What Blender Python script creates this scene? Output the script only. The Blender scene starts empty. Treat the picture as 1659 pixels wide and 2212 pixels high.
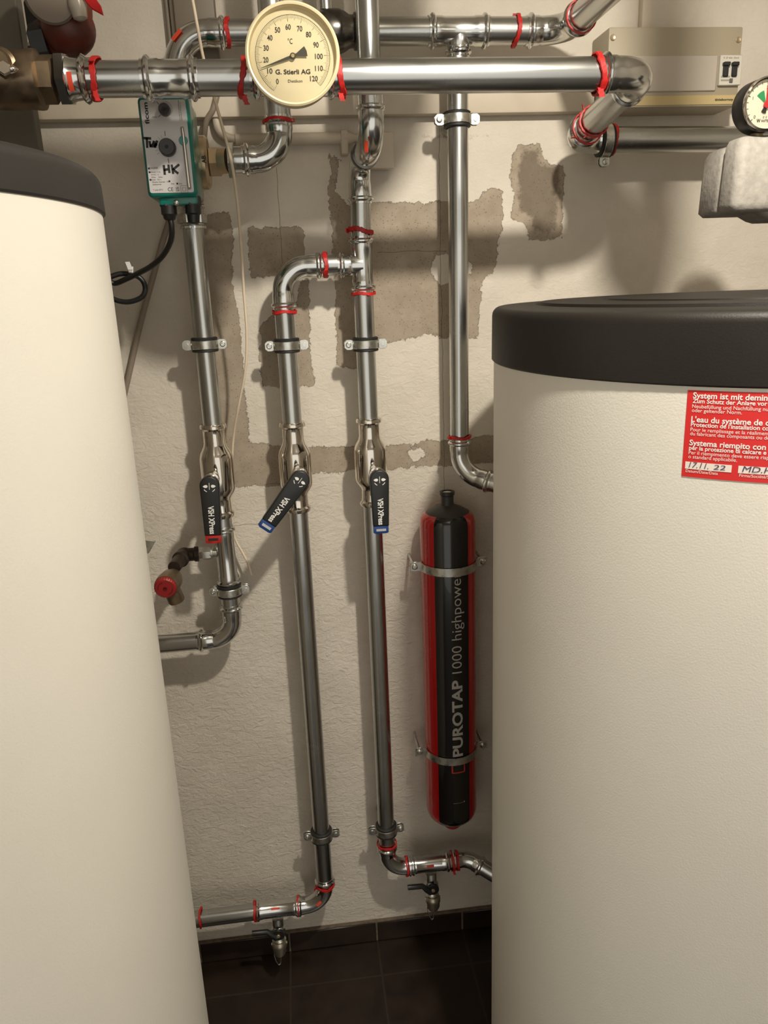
import bpy, bmesh, math, random
import numpy as np
from mathutils import Vector, Matrix

random.seed(7)
C = bpy.context.scene.collection
V = Vector
PI = math.pi

# ------------------------------------------------------------------ camera
F_PX, W_PX, H_PX, EYE = 1661.0, 1659.0, 2212.0, 1.5
yaw, pitch, roll = math.radians(6.2), math.radians(16.4), math.radians(-2.2)
fw = V((math.sin(yaw) * math.cos(pitch), math.cos(yaw) * math.cos(pitch), -math.sin(pitch)))
rt0 = V((math.cos(yaw), -math.sin(yaw), 0)); up0 = rt0.cross(fw)
rt = rt0 * math.cos(roll) + up0 * math.sin(roll)
up = -rt0 * math.sin(roll) + up0 * math.cos(roll)
cd = bpy.data.cameras.new('camera'); cam = bpy.data.objects.new('camera', cd); C.objects.link(cam)
M = Matrix((rt, up, -fw)).transposed().to_4x4(); M.translation = V((0, 0, EYE)); cam.matrix_world = M
cd.sensor_fit = 'HORIZONTAL'; cd.sensor_width = 36; cd.lens = 36 * F_PX / W_PX; cd.clip_start = 0.02
bpy.context.scene.camera = cam

# ------------------------------------------------------------------ light
def lamp(name, loc, power, col, rad):
    l = bpy.data.lights.new(name, 'POINT'); l.energy = power; l.color = col; l.shadow_soft_size = rad
    o = bpy.data.objects.new(name, l); o.location = loc; C.objects.link(o); return o
LP, LC = V((0.371, 0.40, 2.182)), (1.0, 0.93, 0.80)
lamp('ceiling_bulb_light', LP, 15.0, LC, 0.028)
rl_ = bpy.data.lights.new('shaded_lamp_light', 'SPOT'); rl_.energy = 56.0; rl_.color = LC; rl_.spot_size = math.radians(126); rl_.spot_blend = 1.0; rl_.shadow_soft_size = .028
ro_ = bpy.data.objects.new('shaded_lamp_light', rl_); ro_.location = LP; ro_.rotation_euler = V((.07, .50, -.86)).to_track_quat('-Z', 'Y').to_euler(); C.objects.link(ro_)
wd = bpy.data.worlds.new('world'); bpy.context.scene.world = wd; wd.use_nodes = True
wd.node_tree.nodes['Background'].inputs[0].default_value = (1, .95, .86, 1)
wd.node_tree.nodes['Background'].inputs[1].default_value = 1.05
vs = bpy.context.scene.view_settings
vs.view_transform = 'Standard'; vs.look = 'None'; vs.exposure = 0.0; vs.gamma = 1.0; vs.use_curve_mapping = False

def P(px, py, Y):
    """world point at depth Y (distance from the camera towards the wall) seen at a photo position"""
    d = fw + rt * ((px - W_PX / 2) / F_PX) - up * ((py - H_PX / 2) / F_PX)
    d = d * (Y / d.y); d.z += EYE; return d

# ------------------------------------------------------------------ materials
MATS = {}
def newmat(name):
    m = bpy.data.materials.new(name); m.use_nodes = True; nt = m.node_tree
    return m, nt, nt.nodes['Principled BSDF']
def N(nt, typ, **kw):
    n = nt.nodes.new(typ)
    for k, v in kw.items():
        if k.startswith('i_'): n.inputs[k[2:].replace('_', ' ')].default_value = v
        elif k[0] == 'n' and k[1:].isdigit(): n.inputs[int(k[1:])].default_value = v
        else: setattr(n, k, v)
    return n
def L(nt, a, b): nt.links.new(a, b)
def mat(name, col, rough=.5, metal=0., var=0., vscale=20., bump=0., bscale=200., stretch=None, rvar=0., spec=.5, coat=0.):
    if name in MATS: return MATS[name]
    m, nt, b = newmat(name)
    b.inputs['Base Color'].default_value = (*col, 1); b.inputs['Roughness'].default_value = rough
    b.inputs['Metallic'].default_value = metal; b.inputs['Specular IOR Level'].default_value = spec
    b.inputs['Coat Weight'].default_value = coat
    tc = N(nt, 'ShaderNodeTexCoord'); src = tc.outputs['Object']
    if stretch:
        mp = N(nt, 'ShaderNodeMapping'); mp.inputs['Scale'].default_value = stretch; L(nt, src, mp.inputs[0]); src = mp.outputs[0]
    if var or rvar:
        n = N(nt, 'ShaderNodeTexNoise', i_Scale=vscale, i_Detail=5.); L(nt, src, n.inputs['Vector'])
        if var:
            r = N(nt, 'ShaderNodeValToRGB'); e = r.color_ramp.elements
            e[0].position = .3; e[1].position = .7
            e[0].color = (*[c * (1 - var) for c in col], 1); e[1].color = (*[min(1, c * (1 + var)) for c in col], 1)
            L(nt, n.outputs[0], r.inputs[0]); L(nt, r.outputs[0], b.inputs['Base Color'])
        if rvar:
            q = N(nt, 'ShaderNodeMapRange', n3=rough - rvar, n4=rough + rvar, n1=.3, n2=.7); L(nt, n.outputs[0], q.inputs[0]); L(nt, q.outputs[0], b.inputs['Roughness'])
    if bump:
        n2 = N(nt, 'ShaderNodeTexNoise', i_Scale=bscale, i_Detail=3.); L(nt, src, n2.inputs['Vector'])
        bp = N(nt, 'ShaderNodeBump', i_Strength=bump, i_Distance=.001); L(nt, n2.outputs[0], bp.inputs['Height']); L(nt, bp.outputs[0], b.inputs['Normal'])
    MATS[name] = m; return m

STEEL = mat('pipe_steel', (.52, .53, .52), .25, 1., var=.05, vscale=9, rvar=.04, bump=.015, bscale=40)
FIT = mat('fitting_steel', (.62, .63, .62), .16, 1., var=.08, vscale=25, rvar=.05, bump=.06, bscale=60)
CHROME = mat('nickel', (.70, .66, .60), .10, 1., var=.08, vscale=20)
ZINC = mat('zinc', (.62, .62, .58), .30, 1., var=.15, vscale=90, rvar=.08)
DARKST = mat('dark_steel', (.16, .15, .14), .25, 1., var=.3, vscale=20, bump=.2, bscale=60)
RUB = mat('rubber', (.012, .011, .010), .6)
RED = mat('red_paint', (.46, .012, .010), .5, var=.3, vscale=120, bump=.3, bscale=300)
REDM = mat('orange_red_mark', (.72, .07, .03), .5)
BLACK = mat('black_plastic', (.012, .012, .012), .38, bump=.15, bscale=900)
BLUE = mat('blue_plastic', (.01, .045, .20), .35)
WHITE = mat('white_print', (.78, .77, .74), .5)
BLK = mat('black_print', (.015, .014, .014), .6)
BRASS = mat('old_brass', (.25, .185, .12), .38, .85, var=.3, vscale=40, rvar=.12, bump=.2, bscale=80)
BRASS2 = mat('pale_brass', (.60, .47, .31), .35, .85, var=.15, vscale=40, rvar=.1)
IRON = mat('black_iron', (.045, .03, .022), .45, .5, var=.3, vscale=60, bump=.3, bscale=90)
CREAM = mat('cream_enamel', (.62, .52, .33), .35, var=.05, vscale=30)
DIAL = mat('dial_white', (.80, .72, .53), .6)
TEAL = mat('teal_plastic', (.0, .17, .135), .28, coat=.3)
PLATE = mat('grey_plate', (.53, .51, .50), .38, .25, var=.04, vscale=20)
WIRE = mat('cream_cable', (.70, .58, .44), .5)
PAINTP = mat('painted_pvc', (.56, .49, .39), .5, var=.06, vscale=20, bump=.2, bscale=150)
TAUPE = mat('taupe_pvc', (.20, .165, .125), .5, var=.05, vscale=20)
TANKM = mat('tank_white', (.74, .71, .64), .42, var=.012, vscale=14, bump=.22, bscale=420)
LIDM = mat('lid_grey', (.022, .020, .019), .5, var=.06, vscale=12, bump=.15, bscale=500)
LIDB = mat('lid_black', (.014, .012, .010), .5, var=.06, vscale=12, bump=.15, bscale=500, spec=.3)
EPP = mat('foam_grey', (.35, .325, .29), .85, var=.14, vscale=110, bump=.7, bscale=160)
CARTR = mat('cartridge_red', (.42, .008, .008), .22, coat=.4, bump=.02, bscale=40)
CARTB = mat('cartridge_black', (.008, .007, .007), .18, coat=.4, bump=.02, bscale=40)
GREY = mat('grey_print', (.42, .40, .37), .5)
BOXM = mat('box_beige', (.36, .31, .225), .5, bump=.1, bscale=400)
BOXL = mat('box_light', (.46, .41, .345), .5)
BOXY = mat('strip_yellow', (.50, .39, .19), .45)
SWW = mat('switch_white', (.60, .57, .50), .4)
STICK = mat('sticker_red', (.62, .022, .022), .42)
GREEN = mat('green_field', (.02, .30, .12), .5)
REDIRON = mat('red_iron', (.11, .020, .010), .45, var=.3, vscale=30, bump=.3, bscale=80)
SKIRT = mat('skirting_tile', (.022, .013, .009), .35, var=.3, vscale=25, bump=.1, bscale=60)
GROUT = mat('grout', (.13, .10, .07), .9, var=.3, vscale=80)

def glass_mat():
    m, nt, b = newmat('clear_glass'); nt.nodes.remove(b)
    out = nt.nodes['Material Output']; tr = N(nt, 'ShaderNodeBsdfTransparent'); gl = N(nt, 'ShaderNodeBsdfGlossy'); gl.inputs['Roughness'].default_value = .03
    fr = N(nt, 'ShaderNodeFresnel', i_IOR=1.45); mx = N(nt, 'ShaderNodeMixShader')
    tr.inputs[0].default_value = (.93, .92, .88, 1)
    L(nt, fr.outputs[0], mx.inputs[0]); L(nt, tr.outputs[0], mx.inputs[1]); L(nt, gl.outputs[0], mx.inputs[2]); L(nt, mx.outputs[0], out.inputs[0]); return m
GLASS = glass_mat()

def wall_mat():
    m, nt, b = newmat('rough_painted_plaster'); b.inputs['Roughness'].default_value = .85; b.inputs['Specular IOR Level'].default_value = .2
    geo = N(nt, 'ShaderNodeNewGeometry'); pos = geo.outputs['Position']
    def noise(sc, det=6., dist=0., rough=.55):
        n = N(nt, 'ShaderNodeTexNoise', i_Scale=sc, i_Detail=det, i_Distortion=dist, i_Roughness=rough); L(nt, pos, n.inputs['Vector']); return n.outputs[0]
    def mth(op, a, c=None, cl=False):
        n = N(nt, 'ShaderNodeMath', operation=op, use_clamp=cl)
        for i, v in enumerate((a, c)):
            if v is None: continue
            if isinstance(v, (int, float)): n.inputs[i].default_value = v
            else: L(nt, v, n.inputs[i])
        return n.outputs[0]
    def mix(f, a, c):
        n = N(nt, 'ShaderNodeMix', data_type='RGBA'); L(nt, f, n.inputs['Factor'])
        for i, v in ((6, a), (7, c)):
            if isinstance(v, tuple): n.inputs[i].default_value = (*v, 1)
            else: L(nt, v, n.inputs[i])
        return n.outputs[2]
    at = N(nt, 'ShaderNodeAttribute', attribute_name='bare'); ad = N(nt, 'ShaderNodeAttribute', attribute_name='dirt')
    e = mth('ADD', mth('MULTIPLY', mth('SUBTRACT', noise(85, 10, 0, .82), .5), .026), at.outputs['Fac'])
    e = mth('ADD', mth('MULTIPLY', mth('SUBTRACT', noise(24, 5), .5), .020), e)
    bare = mth('MULTIPLY', e, 1400., True)
    d = mth('ADD', mth('MULTIPLY', mth('SUBTRACT', noise(45, 8, 0, .75), .5), .045), ad.outputs['Fac'])
    dirt = mth('MULTIPLY', mth('MULTIPLY', d, 120., True), .6)
    pr = N(nt, 'ShaderNodeValToRGB'); pr.color_ramp.elements[0].position = .3; pr.color_ramp.elements[1].position = .7
    pr.color_ramp.elements[0].color = (.60, .545, .465, 1); pr.color_ramp.elements[1].color = (.69, .63, .545, 1); L(nt, noise(9, 8), pr.inputs[0])
    br = N(nt, 'ShaderNodeValToRGB'); br.color_ramp.elements[0].position = .25; br.color_ramp.elements[1].position = .75
    br.color_ramp.elements[0].color = (.29, .235, .175, 1); br.color_ramp.elements[1].color = (.42, .355, .28, 1); L(nt, noise(30, 10, 0, .7), br.inputs[0])
    # pits in the bare plaster
    vo = N(nt, 'ShaderNodeTexVoronoi', i_Scale=170.); L(nt, pos, vo.inputs['Vector'])
    pit = mth('LESS_THAN', vo.outputs['Distance'], .17)
    bcol = mix(mth('MULTIPLY', pit, .55), br.outputs[0], (.13, .095, .065))
    col = mix(bare, pr.outputs[0], bcol)
    col = mix(dirt, col, (.09, .068, .048))
    # hairline cracks
    sp = N(nt, 'ShaderNodeSeparateXYZ'); L(nt, pos, sp.inputs[0]); X, Z = sp.outputs[0], sp.outputs[2]
    wob = mth('MULTIPLY', mth('SUBTRACT', noise(22, 5), .5), .008)
    total = None
    for (kind, c0, a, bq) in CRACKS:
        u, w = (X, Z) if kind == 'v' else (Z, X)
        near = mth('LESS_THAN', mth('ABSOLUTE', mth('SUBTRACT', mth('ADD', u, wob), c0)), .00055)
        g = mth('MULTIPLY', mth('MULTIPLY', near, mth('GREATER_THAN', w, a)), mth('LESS_THAN', w, bq))
        total = g if total is None else mth('MAXIMUM', total, g)
    col = mix(mth('MULTIPLY', total, .65), col, (.10, .08, .06))
    L(nt, col, b.inputs['Base Color'])
    # relief: trowelled ridges below, finer above
    mp = N(nt, 'ShaderNodeMapping'); mp.inputs['Scale'].default_value = (1, 1, 1.5); mp.inputs['Rotation'].default_value = (0, .45, 0); L(nt, pos, mp.inputs[0])
    n1 = N(nt, 'ShaderNodeTexNoise', i_Scale=62., i_Detail=7., i_Distortion=.9, i_Roughness=.6); L(nt, mp.outputs[0], n1.inputs['Vector'])
    n2 = N(nt, 'ShaderNodeTexNoise', i_Scale=260., i_Detail=4.); L(nt, pos, n2.inputs['Vector'])
    n3 = noise(7, 3)
    amp = N(nt, 'ShaderNodeMapRange', n1=.9, n2=1.6, n3=1.0, n4=.35); L(nt, Z, amp.inputs[0])
    nb = mth('SUBTRACT', 1.0, mth('MULTIPLY', bare, .75))
    h = mth('MULTIPLY', mth('MULTIPLY', n1.outputs[0], amp.outputs[0]), nb)
    h = mth('ADD', h, mth('MULTIPLY', n2.outputs[0], .12)); h = mth('ADD', h, mth('MULTIPLY', n3, .8))
    h = mth('SUBTRACT', h, mth('MULTIPLY', bare, .28)); h = mth('SUBTRACT', h, mth('MULTIPLY', mth('MULTIPLY', pit, bare), .2))
    bp = N(nt, 'ShaderNodeBump', i_Strength=.8, i_Distance=.0042); L(nt, h, bp.inputs['Height']); L(nt, bp.outputs[0], b.inputs['Normal'])
    return m

def floor_mat():
    m, nt, b = newmat('dark_floor_tiles'); geo = N(nt, 'ShaderNodeNewGeometry'); sp = N(nt, 'ShaderNodeSeparateXYZ'); L(nt, geo.outputs['Position'], sp.inputs[0])
    def mth(op, a, c=None):
        n = N(nt, 'ShaderNodeMath', operation=op)
        for i, v in enumerate((a, c)):
            if v is None: continue
            if isinstance(v, (int, float)): n.inputs[i].default_value = v
            else: L(nt, v, n.inputs[i])
        return n.outputs[0]
    masks = []
    for ax, o, p in ((0, -.102, .2065), (1, 1.374, .2065)):
        f = mth('FRACT', mth('DIVIDE', mth('SUBTRACT', sp.outputs[ax], o - 10 * p), p))
        masks.append(mth('GREATER_THAN', mth('ABSOLUTE', mth('SUBTRACT', f, .5)), .5 - .0022 / .2065))
    g = mth('MAXIMUM', *masks)
    n = N(nt, 'ShaderNodeTexNoise', i_Scale=16., i_Detail=8.); L(nt, geo.outputs['Position'], n.inputs['Vector'])
    r = N(nt, 'ShaderNodeValToRGB'); r.color_ramp.elements[0].position = .3; r.color_ramp.elements[1].position = .75
    r.color_ramp.elements[0].color = (.010, .0055, .0035, 1); r.color_ramp.elements[1].color = (.026, .013, .007, 1); L(nt, n.outputs[0], r.inputs[0])
    mx = N(nt, 'ShaderNodeMix', data_type='RGBA'); L(nt, g, mx.inputs['Factor']); L(nt, r.outputs[0], mx.inputs[6]); mx.inputs[7].default_value = (.030, .021, .014, 1)
    L(nt, mx.outputs[2], b.inputs['Base Color']); q = N(nt, 'ShaderNodeMapRange', n1=.3, n2=.7, n3=.28, n4=.5); L(nt, n.outputs[0], q.inputs[0]); L(nt, q.outputs[0], b.inputs['Roughness'])
    bp = N(nt, 'ShaderNodeBump', i_Strength=.4, i_Distance=.002, invert=True); L(nt, g, bp.inputs['Height']); L(nt, bp.outputs[0], b.inputs['Normal'])
    return m

# ------------------------------------------------------------------ mesh helpers
def basis(a):
    a = V(a).normalized(); e = V((0, -1, 0)) - a * V((0, -1, 0)).dot(a)
    if e.length < .05: e = V((0, 0, 1)) - a * a.z
    e.normalize(); return a, e, a.cross(e)

class MB:
    def __init__(s): s.bm = bmesh.new()
    def rings(s, rings, cap=True, close=False):
        vr = [[s.bm.verts.new(p) for p in r] for r in rings]; n = len(vr[0])
        for a, b in zip(vr, vr[1:] + ([vr[0]] if close else [])):
            for i in range(n): s.bm.faces.new((a[i], a[(i + 1) % n], b[(i + 1) % n], b[i]))
        if cap and not close:
            s.bm.faces.new(list(reversed(vr[0]))); s.bm.faces.new(vr[-1])
        return s
    def lathe(s, o, a, prof, seg=32, cap=True, crimp=None):
        """profile [(distance along axis, radius)]; crimp=(s0,s1,amount) flattens to a hexagon there"""
        a, e1, e2 = basis(a); o = V(o); R = []
        for d, r in prof:
            ring = []
            for i in range(seg):
                t = 2 * PI * i / seg; rr = r
                if crimp and crimp[0] < d < crimp[1]: rr = r * (1 - crimp[2] * (1 - abs(math.cos(3 * t))))
                ring.append(o + a * d + (e1 * math.cos(t) + e2 * math.sin(t)) * max(rr, 1e-5))
            R.append(ring)
        return s.rings(R, cap)
    def cyl(s, p0, p1, r, seg=24, bev=0., r2=None):
        p0, p1 = V(p0), V(p1); h = (p1 - p0).length; r2 = r if r2 is None else r2
        pr = [(0, r), (h, r2)] if not bev else [(0, r - bev), (bev, r), (h - bev, r2), (h, r2 - bev)]
        return s.lathe(p0, p1 - p0, pr, seg)
    def sweep(s, path, rad, seg=20, cap=True, close=False):
        path = [V(p) for p in path]; n = len(path); R = []; e1 = None
        for i, p in enumerate(path):
            if close: t = (path[(i + 1) % n] - path[i - 1]).normalized()
            else: t = (path[min(i + 1, n - 1)] - path[max(i - 1, 0)]).normalized()
            if e1 is None: _, e1, _ = basis(t)
            e1 = (e1 - t * e1.dot(t)).normalized(); e2 = t.cross(e1)
            r = rad[i] if isinstance(rad, (list, tuple)) else rad
            R.append([p + (e1 * math.cos(2 * PI * k / seg) + e2 * math.sin(2 * PI * k / seg)) * r for k in range(seg)])
        return s.rings(R, cap, close)
    def sphere(s, c, r, sc=(1, 1, 1), seg=24):
        m = Matrix.Translation(V(c)) @ Matrix.Diagonal((*sc, 1)); bmesh.ops.create_uvsphere(s.bm, u_segments=seg, v_segments=seg // 2, radius=r, matrix=m); return s
    def box(s, lo, hi, bev=0., seg=2, mtx=None):
        lo, hi = V(lo), V(hi); c = (lo + hi) / 2; d = hi - lo
        g = bmesh.ops.create_cube(s.bm, size=1, matrix=Matrix.Translation(c) @ Matrix.Diagonal((abs(d.x), abs(d.y), abs(d.z), 1)))
        vs_ = g['verts']
        if bev:
            es = list({e for v in vs_ for e in v.link_edges})
            q = bmesh.ops.bevel(s.bm, geom=es, offset=bev, segments=seg, affect='EDGES', profile=.5)
            vs_ = list({v for f in q['faces'] for v in f.verts} | {v for v in vs_ if v.is_valid})
        if mtx: bmesh.ops.transform(s.bm, matrix=mtx, verts=vs_)
        return s
    def prism(s, pts, d, bev=0., seg=2):
        """polygon pts extruded by vector d, optional bevelled rim"""
        f = s.bm.faces.new([s.bm.verts.new(p) for p in pts]); q = bmesh.ops.extrude_face_region(s.bm, geom=[f])
        vv = [g for g in q['geom'] if isinstance(g, bmesh.types.BMVert)]; bmesh.ops.translate(s.bm, verts=vv, vec=V(d))
        if bev:
            top = [g for g in q['geom'] if isinstance(g, bmesh.types.BMFace)]
            es = list({e for ff in top + [f] for e in ff.edges})
            bmesh.ops.bevel(s.bm, geom=es, offset=bev, segments=seg, affect='EDGES', profile=.5)
        return s
    def strip(s, fn, nu, nv):
        g = [[s.bm.verts.new(fn(i / nu, j / nv)) for j in range(nv + 1)] for i in range(nu + 1)]
        for i in range(nu):
            for j in range(nv): s.bm.faces.new((g[i][j], g[i + 1][j], g[i + 1][j + 1], g[i][j + 1]))
        return s
    def hexn(s, p0, p1, r, rot=0.):
        a, e1, e2 = basis(V(p1) - V(p0)); h = (V(p1) - V(p0)).length; R = []
        for d, k in ((0, .9), (h * .08, 1), (h * .92, 1), (h, .9)):
            R.append([V(p0) + a * d + (e1 * math.cos(rot + PI / 3 * i) + e2 * math.sin(rot + PI / 3 * i)) * r * k for i in range(6)])
        return s.rings(R)

def link(name, mb, m, parent=None, sharp=38):
    bm = mb.bm; bmesh.ops.recalc_face_normals(bm, faces=bm.faces[:])
    if parent is not None:
        off = V(parent['_o']) if '_o' in parent else V((0, 0, 0)); bmesh.ops.translate(bm, verts=bm.verts[:], vec=-off)
    else: off = V((0, 0, 0))
    me = bpy.data.meshes.new(name); bm.to_mesh(me); bm.free()
    me.polygons.foreach_set('use_smooth', [True] * len(me.polygons))
    try: me.set_sharp_from_angle(angle=math.radians(sharp))
    except Exception: pass
    me.materials.append(m); o = bpy.data.objects.new(name, me); C.objects.link(o)
    if parent is not None:
        o.parent = parent; o['_o'] = list(off)
    return o
def tag(o, label, cat, group=None):
    o['label'] = label; o['category'] = cat
    if group: o['group'] = group
    return o
def thing(name, base, label, cat, group=None):
    o = bpy.data.objects.new(name, None); o.location = base; o.empty_display_size = .02; C.objects.link(o); o['_o'] = list(base); return tag(o, label, cat, group)
def struct(name, mb, m, sharp=38):
    o = link(name, mb, m, sharp=sharp); o['kind'] = 'structure'; return o

# text: the built-in face turned into flat letters and mapped onto a surface
def glyphs(s, bold=0.):
    cu = bpy.data.curves.new('t', 'FONT'); cu.body = s; cu.offset = bold; cu.resolution_u = 3; cu.fill_mode = 'FRONT'
    o = bpy.data.objects.new('t', cu); C.objects.link(o)
    dg = bpy.context.evaluated_depsgraph_get(); dg.update(); me = bpy.data.meshes.new_from_object(o.evaluated_get(dg))
    bpy.data.objects.remove(o); bpy.data.curves.remove(cu)
    vs_ = [(v.co.x, v.co.y) for v in me.vertices]; fs = [tuple(p.vertices) for p in me.polygons]; bpy.data.meshes.remove(me)
    return vs_, fs
def text(mb, s, pos, u, v, h, w=None, bold=0., align='l', surf=None, sub=0.):
    """h = cap height; w = total width (letters are squeezed to it)"""
    vs_, fs = glyphs(s, bold)
    if not vs_: return
    x0 = min(a for a, b in vs_); x1 = max(a for a, b in vs_); k = h / .70; kx = k if w is None else w / (x1 - x0)
    sh = {'l': x0, 'c': (x0 + x1) / 2, 'r': x1}[align]; tmp = bmesh.new()
    vv = [tmp.verts.new(((a - sh) * kx, b * k, 0)) for a, b in vs_]
    for f in fs:
        try: tmp.faces.new([vv[i] for i in f])
        except ValueError: pass
    if sub:
        bmesh.ops.triangulate(tmp, faces=tmp.faces[:])
        for _ in range(5):
            es = [e for e in tmp.edges if e.calc_length() > sub]
            if not es: break
            bmesh.ops.subdivide_edges(tmp, edges=es, cuts=1); bmesh.ops.triangulate(tmp, faces=tmp.faces[:])
    mp = {}
    for q in tmp.verts:
        a, b = q.co.x, q.co.y
        mp[q] = mb.bm.verts.new(surf(a, b) if surf else V(pos) + V(u) * a + V(v) * b)
    for f in tmp.faces:
        try: mb.bm.faces.new([mp[q] for q in f.verts])
        except ValueError: pass
    tmp.free()

# ------------------------------------------------------------------ plumbing parts
def sock(r, Ls, k=1.0):
    R = r * 1.085
    return [(0, r * 1.0), (.0002, R), (.0035, R), (.0048, R * 1.09), (.0065, R * 1.165), (.009, R * 1.17), (.0108, R * 1.09), (.012, R), (Ls - .003, R), (Ls, r * 1.03)]
def press_end_crimp(Ls): return (.0125, Ls - .004, .035)
def pipe(par, a, b, r, m=STEEL, name='pipe', seg=40):
    return link(name, MB().cyl(a, b, r, seg, bev=.0006), m, par)
def elbow(par, a, c, b, r, bend, Ls=.028, m=None, name='elbow_fitting', ends=(1, 1)):
    """fitting around corner c between directions to a and to b"""
    c = V(c); da = (V(a) - c).normalized(); db = (V(b) - c).normalized(); ang = PI - da.angle(db); t = bend * math.tan(ang / 2)
    bis = (da + db).normalized(); cc = c + bis * (bend / math.cos(ang / 2)); arc = bend * ang; tot = 2 * Ls + arc
    ax = (-da).cross(db).normalized(); st = c + da * t - cc
    def cen(s):
        if s < Ls: return c + da * (t + Ls - s)
        if s > Ls + arc: return c + db * (t + s - Ls - arc)
        return cc + Matrix.Rotation((s - Ls) / bend, 3, ax) @ st
    pr = sock(r, Ls) if ends[0] else [(0, r * 1.03), (Ls, r * 1.03)]
    pe = sock(r, Ls) if ends[1] else [(0, r * 1.03), (Ls, r * 1.03)]
    S = list(pr); n = max(8, int(ang / .12))
    S += [(Ls + arc * i / n, r * 1.035) for i in range(1, n)]; S += [(tot - d, q) for d, q in reversed(pe)]
    mb = MB(); path = []; rad = []
    # exact tangents per ring
    R = []; e1 = None
    for s_, q in S:
        p = cen(s_); tg = (cen(min(s_ + 1e-4, tot)) - cen(max(s_ - 1e-4, 0))).normalized()
        if e1 is None: e1 = basis(tg)[1]
        e1 = (e1 - tg * e1.dot(tg)).normalized(); e2 = tg.cross(e1); ring = []
        d = min(s_, tot - s_); cr = .035 if .0125 < d < Ls - .004 else 0
        for k in range(36):
            th = 2 * PI * k / 36; rr = q * (1 - cr * (1 - abs(math.cos(3 * th)))); ring.append(p + (e1 * math.cos(th) + e2 * math.sin(th)) * rr)
        R.append(ring)
    mb.rings(R); link(name, mb, m or FIT, par, 30)
    return cen(0), cen(tot)
def coupling(par, c, axis, half, r, Ls=.026, name='coupling', m=None, branch=None):
    a = V(axis).normalized(); pr = sock(r, Ls); n = 2 * half
    prof = pr + [(n - d, q) for d, q in reversed(pr)]; mb = MB(); st = V(c) - a * half
    ax, e1, e2 = basis(a); R = []
    for d, q in prof:
        dd = min(d, n - d); cr = .035 if .0125 < dd < Ls - .004 else 0
        R.append([st + ax * d + (e1 * math.cos(t) + e2 * math.sin(t)) * q * (1 - cr * (1 - abs(math.cos(3 * t)))) for t in [2 * PI * k / 36 for k in range(36)]])
    mb.rings(R)
    if branch:
        bd, rb, bl = branch; bd = V(bd).normalized(); p2 = sock(rb, min(Ls, bl - r - .001)); st2 = V(c) + bd * bl
        mb.lathe(st2, -bd, p2 + [(bl, rb * 1.03)], 32)
        mb.lathe(V(c), bd, [(0, rb * 1.12), (r * 1.0, rb * 1.12), (r * 1.22, rb * 1.04)], 32, cap=False)
    return link(name, mb, m or FIT, par, 30)
def run(par, pts, r, bends, Ls=.028, m=STEEL):
    """straight pipes between the points of a polyline with press elbows at the corners"""
    pts = [V(p) for p in pts]; cur = pts[0]
    for i in range(1, len(pts) - 1):
        e0, e1 = elbow(par, pts[i - 1], pts[i], pts[i + 1], r, bends[i - 1] if isinstance(bends, (list, tuple)) else bends, Ls)
        d = (pts[i] - pts[i - 1]).normalized()
        if (e0 - cur).dot(d) > .002: pipe(par, cur, e0 + d * .006, r, m)
        cur = e1 - (pts[i + 1] - pts[i]).normalized() * .006
    pipe(par, cur, pts[-1], r, m)
def ring(par, c, axis, r, w=.006, tilt=0., tail=None, seed=0, name='marking_ring', m=None):
    rg = random.Random(seed); a, e1, e2 = basis(axis); R = []; n = 44; c = V(c); ph = rg.random() * 6
    for i in range(n):
        t = 2 * PI * i / n; q = r + .0012 + .0009 * rg.random(); ww = w * (.75 + .5 * rg.random()) / 2
        o = a * (tilt * math.cos(t + PI / 2) + .0012 * math.sin(3 * t + ph)); dr = e1 * math.cos(t) + e2 * math.sin(t)
        R.append([c + o + dr * (q - .0016) - a * ww, c + o + dr * (q - .0016) + a * ww, c + o + dr * (q + .0006) + a * ww * .8, c + o + dr * (q + .0006) - a * ww * .8])
    mb = MB().rings(R, close=True)
    for (ang, ln) in (tail or []):
        dr = e1 * math.cos(ang) + e2 * math.sin(ang); p0 = c + dr * (r + .0012); tn = (e1 * -math.sin(ang) + e2 * math.cos(ang))
        R2 = []
        for k in range(5):
            f = k / 4; p = p0 + tn * ln * .7 * f + dr * ln * f * .8 + a * ln * .25 * f * f; ww = w * (.5 - .12 * (k % 2))
            R2.append([p - a * ww - dr * .0006, p + a * ww - dr * .0006, p + a * ww + dr * .0006, p - a * ww + dr * .0006])
        mb.rings(R2)
    return link(name, mb, m or RED, par, 25)
def mark(par, c, axis, r, ang0, ang1, w, name='orange_mark'):
    a, e1, e2 = basis(axis); c = V(c)
    mb = MB().strip(lambda u, v: c + a * w * (v - .5) + (e1 * math.cos(ang0 + (ang1 - ang0) * u) + e2 * math.sin(ang0 + (ang1 - ang0) * u)) * (r + .0006), 6, 1)
    return link(name, mb, REDM, par)

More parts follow.
